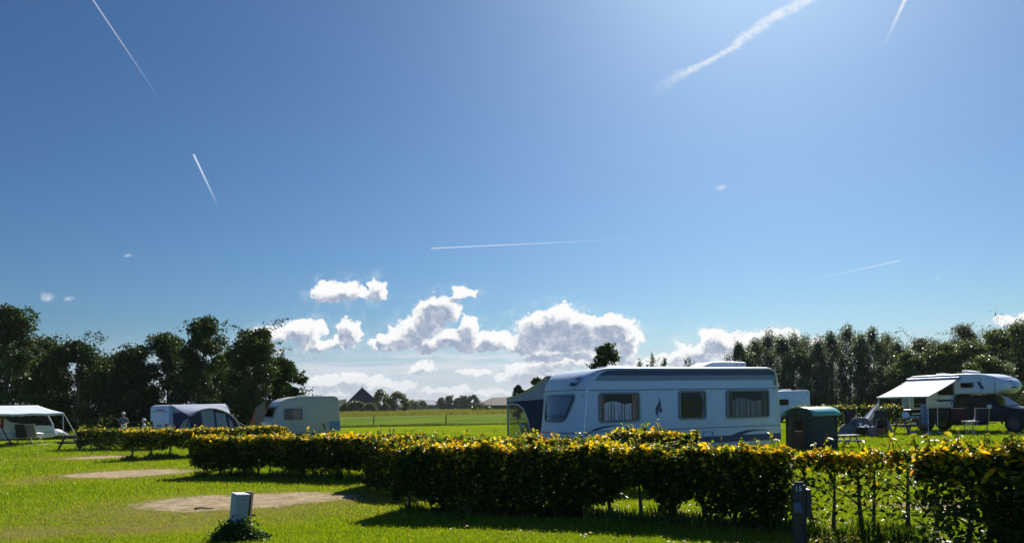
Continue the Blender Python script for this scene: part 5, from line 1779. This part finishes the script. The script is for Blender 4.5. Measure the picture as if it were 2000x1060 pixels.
# ------------------------------------------------------------------ little green play hut
def play_hut():
    b = G(1588, 878)
    rz = R(-58)
    t = thing('play_hut', 'small dark green wooden hut with a rounded teal roof, right of the large caravan', 'hut', b, rz)
    M_green = mat('dark_green_planks', (.022, .034, .034), .8, var=.35, scale=10, bump=.2)
    M_teal = mat('teal_roof_sheet', (.07, .28, .30), .35, var=.14, dirt=(.10, .20, .19))
    M_door = mat('red_brown_door', (.045, .014, .018), .6, var=.25)
    Wd, Ln, He = 1.02, 1.28, 1.17
    w = MB()
    n = 9
    for k in range(n):     # planks with small gaps, front, back and both sides
        z0, z1 = .06 + (He - .06) * k / n, .06 + (He - .06) * (k + 1) / n - .008
        w.box(-Wd, 0, -.018, .0, z0, z1).box(-Wd, 0, Ln, Ln + .018, z0, z1).box(-.018, .0, .001, Ln - .001, z0, z1).box(-Wd, -Wd + .018, .001, Ln - .001, z0, z1)
    w.build('wall', M_green, t)
    arc = lambda f, lift: (-Wd / 2 + (Wd / 2 + .10) * math.cos(math.pi * (1 - f)), He - .03 + (.29) * math.sin(math.pi * f) ** .85 + lift)
    for y0, y1 in ((-.016, .004), (Ln - .004, Ln + .016)):
        pts = [(-Wd, He - .006)] + [(max(-Wd, min(0, arc(k / 20, -.02)[0])), arc(k / 20, -.02)[1]) for k in range(2, 19)] + [(0, He - .006)]
        MB().prism(pts, lambda a, b_, d: (a, d, b_), y0, y1).build('gable', M_green, t)
    MB().grid(lambda u, v_: (arc(u, 0)[0], -.12 + (Ln + .24) * v_, arc(u, 0)[1]), 28, 6).build('roof', M_teal, t, True, solid=.025, fix=False)
    MB().box(-Wd - .05, .05, -.05, Ln + .05, 0, .055).build('base_frame', M_darkwood, t)
    fn = lambda a, b_, d: (a, -.018 - d, b_)
    d = MB().prism([(-.74, .09), (-.28, .09), (-.28, 1.08), (-.74, 1.08)], fn, .001, .022).build('door', M_door, t)
    MB().ring([(-.78, .06), (-.24, .06), (-.24, 1.12), (-.78, 1.12)], [(-.74, .09), (-.28, .09), (-.28, 1.08), (-.74, 1.08)], fn, .001, .034).build('door_frame', M_green, d)
    MB().ring(rrect(-.68, -.34, .66, 1.02, .02), rrect(-.65, -.37, .69, .99, .02), fn, .023, .034).build('window_frame', M_door, d)
    MB().prism(rrect(-.65, -.37, .69, .99, .02), fn, .023, .027).build('pane', M_darkpane2, d)
    MB().bar((-.66, -.05, .62), (-.40, -.05, .62), .025).build('handle', M_alu, d)
    for x, y in ((0.006, -.006), (0.006, Ln + .006), (-Wd - .006, -.006), (-Wd - .006, Ln + .006)):
        MB().box(x - .03, x + .03, y - .03, y + .03, .0, He - .01).build('corner_post', M_green, t)


play_hut()


# ------------------------------------------------------------------ tables, chairs and small things
def picnic_table(label, loc, rz, L_=1.6, hgt=.74, m=None, sp=1.4):
    m = m or M_darkwood
    t = thing('picnic_table', label, 'picnic table', loc, rz, None)
    k = hgt / .74
    tb = MB()
    for i in range(5):
        y = (-.36 + .145 * i) * k
        tb.box(-L_ / 2, L_ / 2, y, y + .135 * k, hgt - .04 * k, hgt)
    tb.build('tabletop', m, t)
    for s in (-1, 1):
        b = MB()
        for i in range(2):
            y = s * (.60 * k) + (i - 1) * .13 * k
            b.box(-L_ / 2, L_ / 2, y, y + .12 * k, .41 * k, .45 * k)
        b.build('bench', m, t)
    for x in (-L_ / 2 + .22 * k, L_ / 2 - .22 * k):
        a = MB().bar((x, -.22 * k, hgt - .04 * k), (x, -.66 * k, 0), .045 * k, .09 * k).bar((x, .22 * k, hgt - .04 * k), (x, .66 * k, 0), .045 * k, .09 * k)
        a.bar((x + .04 * k, -.72 * k, .37 * k), (x + .04 * k, .72 * k, .37 * k), .04 * k, .085 * k).bar((x + .04 * k, -.34 * k, hgt - .08 * k), (x + .04 * k, .34 * k, hgt - .08 * k), .04 * k, .07 * k)
        a.build('leg', m, t)
    return t


picnic_table('dark wooden picnic table on the lawn at left, seen end-on beside the low hedge', GX(128, 34.4) + V((.25, .75, 0)), R(78), 1.75, .70)
picnic_table('small children\'s picnic table beside the green hut', G(1655, 873), R(6), .72, .44, mat('pale_weathered_wood', (.20, .19, .18), .7, var=.25, scale=14))
PT = picnic_table('wooden picnic table with crockery in front of the truck camper doorway', GX(1775, 34.9), R(3), 1.15, .73, M_wood)


def camp_chair(label, loc, rz, seat_m, frame_m, group=None, lean=.28):
    t = thing('camping_chair', label, 'camping chair', loc, rz, group)
    # facing -Y
    sw = .25
    MB().grid(lambda u, v_: (-sw + 2 * sw * u, -.24 + .46 * v_, .43 - .03 * math.sin(math.pi * v_) * math.sin(math.pi * u) + (.02 if v_ < .1 else 0)), 6, 6).build('seat', seat_m, t, True, solid=.025, fix=False)
    bk = MB()
    bk.grid(lambda u, v_: (-sw + 2 * sw * u, .23 + lean * v_ + .02 * math.sin(math.pi * v_), .45 + .72 * v_), 6, 10).build('backrest', seat_m, t, True, solid=.03, fix=False)
    hp = MB().box(-.17, .17, .23 + lean * .86 - .05, .23 + lean * .86, 1.0, 1.13); hp.build('headrest', seat_m, t, bevel=.02)
    for s in (-1, 1):
        x = s * (sw + .025)
        f = MB().tube([(x, .20, .42), (x, .23 + lean, 1.19)], .014, 6)
        f.build('back_tube', frame_m, t, True)
        MB().tube([(x, -.27, .62), (x, .10, .66), (x, .30, .65)], [.02, .024, .018], 6).build('armrest', frame_m, t, True)
        MB().tube([(x, -.30, .0), (x, .16, .64)], .013, 6).build('leg', frame_m, t, True)
        MB().tube([(x, .36, .0), (x, -.26, .60)], .013, 6).build('leg', frame_m, t, True)
    MB().tube([(-sw - .02, .36, .03), (sw + .02, .36, .03)], .012, 6).tube([(-sw - .02, -.28, .03), (sw + .02, -.28, .03)], .012, 6).build('stretcher', frame_m, t, True)
    return t


M_dkf = mat('dark_mesh_fabric', (.018, .020, .025), .8, var=.2)
M_grf = cloth_mat('striped_mesh_fabric', (.10, .11, .12), .1, .8, (9, (.30, .31, .32), 0))
camp_chair('dark reclining camping chair under the canopy', GX(46, 42.1), R(200), M_dkf, M_dkf, 'camping chairs under the canopy', .36)
camp_chair('grey striped camping chair with a bright frame under the canopy', GX(69, 41.9), R(178), M_grf, M_alu, 'camping chairs under the canopy', .22)


def small_table(label, loc, rz, w=.55, d=.45, h=.5, top=None, legs=None):
    t = thing('side_table', label, 'side table', loc, rz)
    MB().box(-w / 2, w / 2, -d / 2, d / 2, h - .025, h).build('tabletop', top or M_plastic, t, bevel=.006)
    for x, y in ((-1, -1), (1, -1), (1, 1), (-1, 1)):
        MB().bar((x * (w / 2 - .04), y * (d / 2 - .04), h - .03), (-x * .12 + x * .1, y * (d / 2 - .03), 0), .018).build('leg', legs or M_alu, t)
    return t


small_table('thin-legged dark side table between the two chairs under the canopy', GX(57, 42.3), 0, .4, .4, .52, M_dkf, M_dkf)
small_table('low dark camping table left of the dark reclining chair', GX(33, 42.0), 0, .9, .5, .48, M_dkf, M_dkf)

# folding stool, red cloth on the pole, basket under the canopy
t = thing('folding_stool', 'pale tubular stool at the left edge of the photo', 'stool', GX(5, 41.6), R(10))
MB().tube([(-.3, -.2, 0), (-.3, -.2, .40), (.15, -.2, .42), (.3, -.2, .25), (.32, -.2, 0)], .02, 8).build('frame', M_alu, t, True)
MB().tube([(-.3, .2, 0), (-.3, .2, .40), (.15, .2, .42), (.3, .2, .25), (.32, .2, 0)], .02, 8).build('frame', M_alu, t, True)
MB().box(-.3, .14, -.22, .22, .405, .43).build('seat', M_plastic, t, bevel=.01)
t = thing('basket', 'low orange-brown basket on the grass beside the canopy pole', 'basket', GX(20, 41.4), 0)
bk = MB()
for k in range(5):
    bk.tube([(.19 * math.cos(a) * (1 + .03 * k), .14 * math.sin(a) * (1 + .03 * k), .02 + .035 * k) for a in np.linspace(0, 2 * math.pi, 20)], .019, 5, cap=False)
bk.build('weave', mat('wicker', (.22, .10, .04), .8, var=.3), t, True)
MB().disc((0, 0, .015), (0, 0, 1), .16, .02, 16).build('bottom', mat('wicker', (.22, .10, .04), .8, var=.3), t)
o = MB().grid(lambda u, v_: (-.08 + .17 * u, .02 * math.sin(u * 12), 1.55 - .55 * v_ + .02 * math.sin(u * 9)), 10, 8).build('hanging_cloth', cloth_mat('red_cloth', (.32, .05, .035), .3), None, True, solid=.006, fix=False)
o.location = GX(5, 41.1)
tag(o, 'red cloth hanging from the left canopy pole', 'cloth')

# draped chairs at right
M_plaid = cloth_mat('grey_pink_blanket', (.20, .17, .17), .2, .9, (7, (.10, .13, .14), 3))
M_plaid2 = cloth_mat('pink_grey_blanket', (.24, .16, .15), .2, .9, (6, (.30, .25, .25), 4))
ca = camp_chair('camping chair hidden under a grey draped blanket, left of the white cloth', GX(1670, 33.6), R(20), M_dkf, M_dkf, 'blanket-covered chairs by the white cloth', .12)
cb = camp_chair('camping chair with a dark seat back and a pinkish blanket, right of the white cloth', GX(1718, 33.2), R(165), M_dkf, M_dkf, 'blanket-covered chairs by the white cloth', .12)


def drape(label, ridge, Y, m, seed, front, back=.9, hem=.05):
    """cloth hung over a chair: ridge = photo-measured top line as (px, py) at depth Y; front / back = how far it hangs down on either side"""
    pts = [P(px, py, Y) for px, py in ridge]
    x = [p.x for p in pts]; z = [p.z for p in pts]
    x0, x1 = x[0], x[-1]

    def fn(u, v_):
        xx = x0 + (x1 - x0) * u
        zr = float(np.interp(xx, x, z))
        fold = .035 * math.sin(u * 19 + seed) + .02 * math.sin(u * 41 + seed * 2)
        if v_ < .5:
            k = 1 - v_ * 2; drop = min(front(u), zr - hem) * k
            return (xx + .08 * (u - .5) * k, Y - .05 - .30 * k - fold * k, zr - drop + .03 * math.sin(math.pi * min(1, k * 4)) * (k < .25))
        k = v_ * 2 - 1; drop = min(back, zr - hem) * k
        return (xx, Y + .05 + .22 * k + fold * k, zr - drop)
    o = MB().grid(fn, 40, 24).build('blanket', m, None, True, solid=.014, fix=False)
    return tag(o, label, 'blanket')


drape('greyish striped blanket draped over the left camping chair, hanging to the grass', [(1638, 846), (1641, 835), (1647, 828), (1655, 829), (1661, 821), (1667, 815.5), (1680, 815), (1689, 815.5), (1698, 822), (1706, 834)], 33.5, M_plaid, 1, lambda u: .95 if u < .42 else .42, .8)
drape('pinkish blanket draped over the right camping chair with the dark seat back', [(1697, 846), (1700, 834), (1704, 818), (1708, 811), (1718, 810), (1727, 811), (1733, 819), (1739, 833)], 33.2, M_plaid2, 3, lambda u: .95 if u < .22 else (.16 if u < .68 else .6), .9)
t = small_table('small white folding table with bottles between the two covered chairs', GX(1690, 33.0), R(5), .62, .45, .46, M_plastic, M_dkf)
for i, (dx, dy, h, r, m, lab) in enumerate([(-.18, .05, .14, .045, M_plastic, 'white cup standing on the small folding table'), (.02, -.05, .07, .09, mat('pale_blue_plastic', (.25, .4, .6), .4), 'pale blue bowl on the small folding table')]):
    o = MB().tube([(0, 0, 0), (0, 0, h * .5), (0, 0, h)], [r * .8, r * .95, r], 12).build('cup' if i == 0 else 'bowl', m, None, True)
    o.location = t.location + V((dx, dy, .46)); tag(o, lab, 'cup' if i == 0 else 'bowl')
o = MB().grid(lambda u, v_: (.0 + .34 * u, .03 * math.sin(u * 20 + v_ * 4) + .1 * v_, .46 - .42 * v_ + .02 * math.sin(u * 9)), 16, 10).build('towel', cloth_mat('pale_pattern_towel', (.42, .40, .40), .25, .9, (9, (.30, .14, .14), 5)), None, True, solid=.008, fix=False)
o.location = GX(1698, 32.7); tag(o, 'pale patterned towel hanging down beside the small folding table', 'towel')

# white triangular cloth tied to the awning leg
cR, sR = math.cos(TC_R), math.sin(TC_R)
leg = TC_O + V((cR * .06 - sR * (-2.97), sR * .06 + cR * (-2.97), 0))
apx = V((leg.x, leg.y, 1.52))
bl_ = P(1684, 817, leg.y - .5); br_ = P(1709, 815, leg.y - .2); bm = P(1697, 822, leg.y - .9)
A0 = apx


def tri(u, v_):
    e = bl_.lerp(bm, u * 2) if u < .5 else bm.lerp(br_, u * 2 - 1)
    p = A0.lerp(e, v_)
    return (p.x, p.y + .05 * math.sin(u * 14) * v_, p.z + .01 * math.sin(u * 21) * v_)


o = MB().grid(tri, 24, 12).build('hanging_cloth', cloth_mat('white_cotton', (.62, .63, .66), .35), None, True, solid=.006, fix=False)
tag(o, 'white cloth gathered to a point on the left awning leg of the truck camper', 'cloth')
# blue towel by the doorway
lb = P(1803, 789, 35.2)
o = MB().grid(lambda u, v_: (-.13 + .26 * u + .05 * v_, .04 * math.sin(u * 11 + v_ * 2), .0 - .98 * v_ + .02 * math.sin(u * 7)), 16, 14).build('towel', cloth_mat('blue_towel', (.13, .22, .36), .25, .9, (7, (.34, .42, .52), 6)), None, True, solid=.012, fix=False)
o.location = (lb.x, lb.y, lb.z); tag(o, 'blue patterned towel hanging beside the truck camper doorway', 'towel')
mb = MB().tube([(lb.x - .9, lb.y + .02, lb.z + .01), (lb.x, lb.y, lb.z), (lb.x + .7, lb.y + .05, lb.z + .01)], .006, 5)
o = mb.tube([(lb.x - .9, lb.y + .02, lb.z + .01), (lb.x - .9, lb.y + .02, 0)], .012, 6).tube([(lb.x + .7, lb.y + .05, lb.z + .01), (lb.x + .7, lb.y + .05, 0)], .012, 6).build('drying_line', M_alu)
tag(o, 'thin drying line on two poles carrying the blue towel', 'drying line')
# things on the picnic table
tp = PT.location

def pot(name, label, cat, loc, prof, m, rot=(0, 0, 0)):
    o = MB().tube([(0, 0, z) for r, z in prof], [r for r, z in prof], 18).build(name, m, None, True)
    o.location = loc; o.rotation_euler = rot
    return tag(o, label, cat)


pot('dish', 'round white dish leaning upright on the picnic table at the camper', 'dish', (tp.x - .13, tp.y, .88), [(.02, 0), (.10, .02), (.15, .06), (.155, .065)], M_plastic, (R(75), 0, R(-25)))
pot('bowl', 'wide pale bowl on the picnic table at the camper', 'bowl', (tp.x + .12, tp.y - .12, .731), [(.10, 0), (.17, .05), (.19, .09)], M_plastic)
pot('mug', 'small white mug at the right end of the picnic table', 'mug', (tp.x + .42, tp.y - .05, .731), [(.04, 0), (.045, .05), (.045, .10)], M_plastic)
pot('saucepan', 'grey saucepan on the bench of the picnic table', 'pan', (tp.x - .10, tp.y - .60, .451), [(.12, 0), (.13, .05), (.13, .11)], M_alu)
pot('washing_up_bowl', 'white plastic bowl under the picnic table', 'bowl', (tp.x + .05, tp.y - .25, .0), [(.14, 0), (.19, .09), (.21, .13)], M_plastic)
# red folded chair, bags and shoes along the truck
rc = GX(1871, 34.3)
camp_chair('dark red camping chair standing against the pickup truck', rc, R(150), mat('dark_red_canvas', (.05, .011, .015), .8), M_dkf, None, .2)
camp_chair('dark blue camping chair right of the dark red one by the pickup truck', GX(1915, 33.6), R(160), mat('dark_blue_canvas', (.010, .012, .03), .8), M_alu, None, .2)
small_table('white-topped low folding table between the chairs at the pickup truck', GX(1895, 33.2), R(12), .6, .4, .62, M_plastic, M_alu)
for i, (px, Y, lab) in enumerate([(1814, 34.2, 'left one of the pale shoes near the awning leg foot'), (1837, 34.3, 'right one of the pale shoes under the camper')]):
    o = MB().tube([(-.14, 0, .04), (-.05, 0, .05), (.08, 0, .045), (.15, 0, .03)], [.035, .048, .045, .025], 8).build('shoe', M_plastic, None, True)
    o.location = GX(px, Y); o.rotation_euler = (0, 0, R(10 + 30 * i)); tag(o, lab, 'shoe', 'shoes by the truck camper')


# table and chairs behind the clear window of the large awning
def in_awning(x, y):
    rz = R(25); W = 2.25
    ox, oy = 1.73 - math.sin(rz) * W, 18.2 + math.cos(rz) * W
    return V((ox + math.cos(rz) * x - math.sin(rz) * y, oy + math.sin(rz) * x + math.cos(rz) * y, 0))


M_slat = cloth_mat('navy_white_slats', (.05, .07, .14), .1, .8, (14, (.55, .57, .6), 0))
small_table('white folding table behind the clear window of the large awning', in_awning(1.3, 1.45), R(25), .9, .7, .74, M_plastic, M_alu)
camp_chair('striped navy chair behind the clear window of the large awning, left one', in_awning(.75, 1.8), R(150), M_slat, M_alu, 'striped chairs in the large awning', .3)
camp_chair('striped navy chair next to the dark wall inside the large awning, right one', in_awning(.8, 1.15), R(120), M_slat, M_alu, 'striped chairs in the large awning', .3)


# ------------------------------------------------------------------ numbered post and power box in front
def numbered_post():
    Y = 8.55
    b = GX(1562, Y)
    t = thing('pitch_post', 'dark wooden pitch post with the number 15 and socket boxes', 'post', b, R(-4))
    MB().box(-.065, .065, -.065, .065, -.05, .73).build('post', M_darkwood, t, bevel=.008)
    MB().box(-.072, .032, -.082, -.067, .60, .77).build('number_board', mat('dark_blue_board', (.020, .024, .040), .6), t, bevel=.003)
    me = text_mesh('15', .085, Matrix.Translation((-.028, -.0835, .69)) @ Matrix.Rotation(math.pi / 2, 4, 'X'), .0012, -.0006)
    link_mesh('number', me, mat('white_number_paint', (.62, .66, .75), .5), t)
    b2 = MB().box(-.085, -.005, -.125, -.067, .42, .54); b2 = b2.build('socket_box', mat('blue_grey_socket', (.07, .10, .15), .5), t, bevel=.012)
    MB().add([(-.083, -.127, .43), (-.007, -.127, .43), (-.007, -.127, .50), (-.083, -.127, .50), (-.083, -.165, .43), (-.007, -.165, .43)], [(0, 1, 2, 3), (4, 5, 2, 3), (0, 1, 5, 4), (0, 4, 3), (1, 5, 2)]).build('socket_lid', mat('blue_grey_socket', (.07, .10, .15), .5), b2)
    b3 = MB().box(.067, .118, -.08, .09, .36, .68).build('side_box', mat('dark_box', (.022, .024, .028), .55), t, bevel=.01)
    MB().box(.119, .14, -.03, .03, .50, .57).build('socket', M_black, b3, bevel=.008)
    MB().tube([(.04, -.075, .18), (.06, -.10, .02), (.04, -.09, -.03)], .008, 6).tube([(.03, -.078, .2), (.03, -.078, .36)], .008, 6).build('cable', M_black, t, True)


numbered_post()


def power_box():
    b = GX(461, 9.9)
    t = thing('power_box', 'leaning grey power box on a wooden post in the front lawn, ivy at its foot', 'power box', b, 0)
    t.rotation_euler = (R(0), R(6.5), R(0))
    M_box = mat('weathered_grey_plastic', (.22, .27, .33), .55, var=.12, scale=9, dirt=(.14, .17, .16))
    rot = Matrix.Translation((0, .02, 0)) @ Matrix.Rotation(R(44), 4, 'Z')
    MB().box(-.095, .085, -.095, .085, .20, .585, M=rot).build('cabinet', M_box, t, bevel=.012)
    MB().box(-.10, .09, -.10, .09, .588, .606, M=rot).build('lid', mat('pale_lid', (.48, .5, .52), .5), t, bevel=.006)
    d = MB().box(-.082, .072, -.101, -.0965, .23, .57, M=rot).build('door', M_box, t, bevel=.003)
    MB().box(-.05, .03, -.104, -.1012, .535, .55, M=rot).box(-.06, .05, -.104, -.1012, .515, .52, M=rot).build('vent', M_trim, d)
    MB().box(.03, .12, .10, .18, -.05, .62).build('post', mat('brown_post', (.09, .06, .045), .8, var=.3, scale=14, bump=.2), t, bevel=.006)
    # ivy
    rng = np.random.default_rng(3)
    n = 2300
    th_ = rng.uniform(0, 6.283, n); rr = np.sqrt(rng.uniform(0, 1, n))
    lump = .8 + .25 * snoise(th_ * 2.0, 3)
    x = .40 * rr * np.cos(th_) * lump + .05; y = .30 * rr * np.sin(th_) * lump - .05
    z = np.clip(.30 * (1 - rr ** 2.2), 0, 1) * rng.uniform(.15, 1, n) * (.85 + .3 * snoise(x * 9, 2)) + .01
    far = rng.random(n) < .10
    x[far] *= 1.25; z[far] *= 1.25
    ctr = np.stack([x, y, z], 1)
    col = pal(rng, n, [(4, (.030, .065, .014)), (3, (.045, .09, .02)), (1, (.10, .14, .03))])
    d = rand_dirs(rng, n, .6); nr = rand_dirs(rng, n); nr[:, 2] = np.abs(nr[:, 2]) + .5; nr = unit(nr)
    ln = rng.uniform(.03, .065, n)
    iv = thing('ivy_bush', 'low dark ivy growing round the foot of the grey power box', 'ivy', b, 0)
    link_mesh('foliage', leaf_mesh('foliage', ctr, d, nr, ln, ln * .75, col, True), M_leaf_t, iv)
    for k in range(7):
        a = k * .9
        MB().tube([(.02 * k - .06, 0, 0), (.15 * math.cos(a), .1 * math.sin(a), .15), (.30 * math.cos(a), .2 * math.sin(a), .12)], [.006, .005, .003], 5).build('stem', M_bark, iv, True)


power_box()


# twig lying on the bare pitch
g = G(398, 994)
o = MB().tube([(-.16, 0, .012), (-.05, .02, .03), (.06, -.01, .02), (.17, .02, .012)], [.018, .014, .012, .006], 6).build('twig', M_bark, None, True)
o.location = g; tag(o, 'dark twig lying on the bare earth of the large pitch', 'twig')


# ------------------------------------------------------------------ people
def skin_mesh(verts, edges, radii, name, sub=2):
    me = bpy.data.meshes.new(name)
    me.from_pydata([tuple(v) for v in verts], edges, [])
    o = bpy.data.objects.new(name, me); C.objects.link(o)
    o.modifiers.new('skin', 'SKIN')
    for i, r in enumerate(radii):
        r = r if isinstance(r, tuple) else (r, r)
        me.skin_vertices[0].data[i].radius = r
    me.skin_vertices[0].data[0].use_root = True
    s = o.modifiers.new('sub', 'SUBSURF'); s.levels = sub; s.render_levels = sub
    dg = bpy.context.evaluated_depsgraph_get()
    out = bpy.data.meshes.new_from_object(o.evaluated_get(dg))
    bpy.data.objects.remove(o)
    return out


M_skin = mat('skin', (.42, .26, .19), .55, var=.05)
M_whair = mat('white_hair', (.58, .56, .52), .7, var=.15, scale=30)


def person(label, loc, rz, top_m, leg_m, seated=False, arm_fold=False, group='people by the left trees'):
    t = thing('person', label, 'person', loc, rz, group)
    v, e, r = [], [], []

    def add(p, rad, prev=None):
        v.append(V(p)); r.append(rad)
        if prev is not None: e.append((prev, len(v) - 1))
        return len(v) - 1
    hz = .50 if seated else .90
    dz = hz - .90
    pel = add((0, 0, .92 + dz), (.155, .115))
    wa = add((0, .01, 1.08 + dz), (.135, .10), pel)
    ch = add((0, .02, 1.28 + dz), (.165, .115), wa)
    nb = add((0, .02, 1.41 + dz), (.075, .065), ch)
    nk = add((0, .0, 1.47 + dz), (.052, .052), nb)
    jaw = add((0, -.025, 1.53 + dz), (.062, .07), nk)
    hd = add((0, -.012, 1.60 + dz), (.075, .09), jaw)
    crn = add((0, .0, 1.67 + dz), (.062, .075), hd)
    for s in (-1, 1):
        hip = add((s * .09, 0, .86 + dz), .095, pel)
        if seated:
            kn = add((s * .11, -.42, .50), .062, hip); an = add((s * .11, -.44, .09), .040, kn); toe = add((s * .12, -.60, .04), .034, an)
        else:
            kn = add((s * .10, -.03, .48), .062, hip); an = add((s * .10, .02, .09), .040, kn); toe = add((s * .12, -.14, .04), .034, an)
        sh = add((s * .18, .02, 1.37 + dz), .058, ch)
        if seated or arm_fold:
            el = add((s * .24, .02, 1.11 + dz), .043, sh); wr = add((s * .15, -.22, 1.03 + dz), .028, el); hd_ = add((s * .10, -.29, 1.02 + dz), (.036, .02), wr); fd = V((-s * .35, -.9, -.1))
        else:
            el = add((s * .24, .03, 1.10 + dz), .043, sh); wr = add((s * .25, -.03, .86 + dz), .028, el); hd_ = add((s * .25, -.05, .79 + dz), (.022, .036), wr); fd = V((0, -.2, -1))
        fd.normalize()
        sd_ = V((1, 0, 0)) if (seated or arm_fold) else V((0, 1, 0))
        for k, ln in enumerate((.075, .085, .08, .06)):
            b0 = v[hd_] + sd_ * (.024 - .016 * k) + fd * .03
            f1 = add(b0, .0095, hd_); f2 = add(b0 + fd * ln * .55 + V((0, 0, -.008)), .0085, f1); add(b0 + fd * ln + V((0, -.012, -.02)), .007, f2)
        th1 = add(v[hd_] + sd_ * .035 - fd * .01, .011, hd_); add(v[th1] + sd_ * .02 + fd * .035, .009, th1)
    me = skin_mesh(v, e, r, 'body')
    me.materials.clear()
    o = link_mesh('body', me, [M_skin, top_m, leg_m, M_black], t)
    zw, zn = .98 + dz, 1.45 + dz
    for p in me.polygons:
        c = p.center
        arm_skin = False
        if c.z > zn: mi = 0
        elif (seated or arm_fold) and c.y < -.20 and c.z > .9 + dz: mi = 0
        elif not (seated or arm_fold) and abs(c.x) > .19 and c.z < .87 + dz and c.z > .6: mi = 0
        elif c.z > zw: mi = 1
        elif c.z < .085: mi = 3
        else: mi = 2
        p.material_index = mi; p.use_smooth = True
    hz0 = 1.615 + dz
    # hair cap, face details
    MB().grid(lambda u, q: (.092 * math.sin(math.pi * (.02 + .60 * q)) * math.cos(2 * math.pi * u), .012 + .108 * math.sin(math.pi * (.02 + .60 * q)) * math.sin(2 * math.pi * u) + .025 * q, hz0 + .015 + .112 * math.cos(math.pi * (.02 + .60 * q)) + .006 * math.sin(u * 50)), 24, 8).build('hair', M_whair, t, True, solid=.014, fix=False)
    for s in (-1, 1):
        MB().disc((s * .032, -.104, hz0 - .008), (0, 1, 0), .010, .006, 10).build('eye', M_dark, t)
        MB().tube([(s * .078, .0, hz0 - .045), (s * .088, .008, hz0 - .01), (s * .080, .004, hz0 + .02)], [.012, .016, .010], 6).build('ear', M_skin, t, True)
    MB().tube([(0, -.100, hz0 + .01), (0, -.125, hz0 - .035), (0, -.105, hz0 - .045)], [.009, .016, .010], 6).build('nose', M_skin, t, True)
    MB().box(-.024, .024, -.105, -.098, hz0 - .082, hz0 - .072).build('mouth', mat('lips', (.30, .12, .10), .6), t, bevel=.003)
    return t


M_ptop = mat('navy_white_top', (.10, .11, .14), .8, var=.6, scale=14)
M_pleg = mat('white_trousers', (.5, .49, .47), .8)
M_ptop2 = mat('grey_white_jumper', (.44, .43, .44), .85, var=.25, scale=10)
M_pleg2 = mat('dark_trousers', (.03, .03, .04), .8)
person('standing white-haired person in a dark top and pale trousers before the dark trees', GX(242, 44.5), R(20), M_ptop, M_pleg, False, True)
person('seated white-haired person in a pale grey jumper beside the white caravan end', GX(281, 44.0), R(-50), M_ptop2, M_pleg2, True)
c = camp_chair('dark camping chair under the seated white-haired person', GX(281, 44.0) + V((.0, .04, 0)), R(-50), M_dkf, M_dkf, None, .2)


# ------------------------------------------------------------------ air
hz = MB().box(-3900, 3900, -280, 5900, -1.0, 30.0).build('haze', [])
mh = bpy.data.materials.new('summer_haze'); mh.use_nodes = True
mh.node_tree.nodes.clear()
ho = mh.node_tree.nodes.new('ShaderNodeOutputMaterial')
hv = mh.node_tree.nodes.new('ShaderNodeVolumePrincipled')
hv.inputs['Color'].default_value = (.86, .92, 1.0, 1)
hv.inputs['Density'].default_value = .0001
hv.inputs['Anisotropy'].default_value = .0
mh.node_tree.links.new(hv.outputs[0], ho.inputs['Volume'])
hz.data.materials.append(mh)
tag(hz, 'thin blue haze over the meadow and far trees', 'haze', kind='stuff')
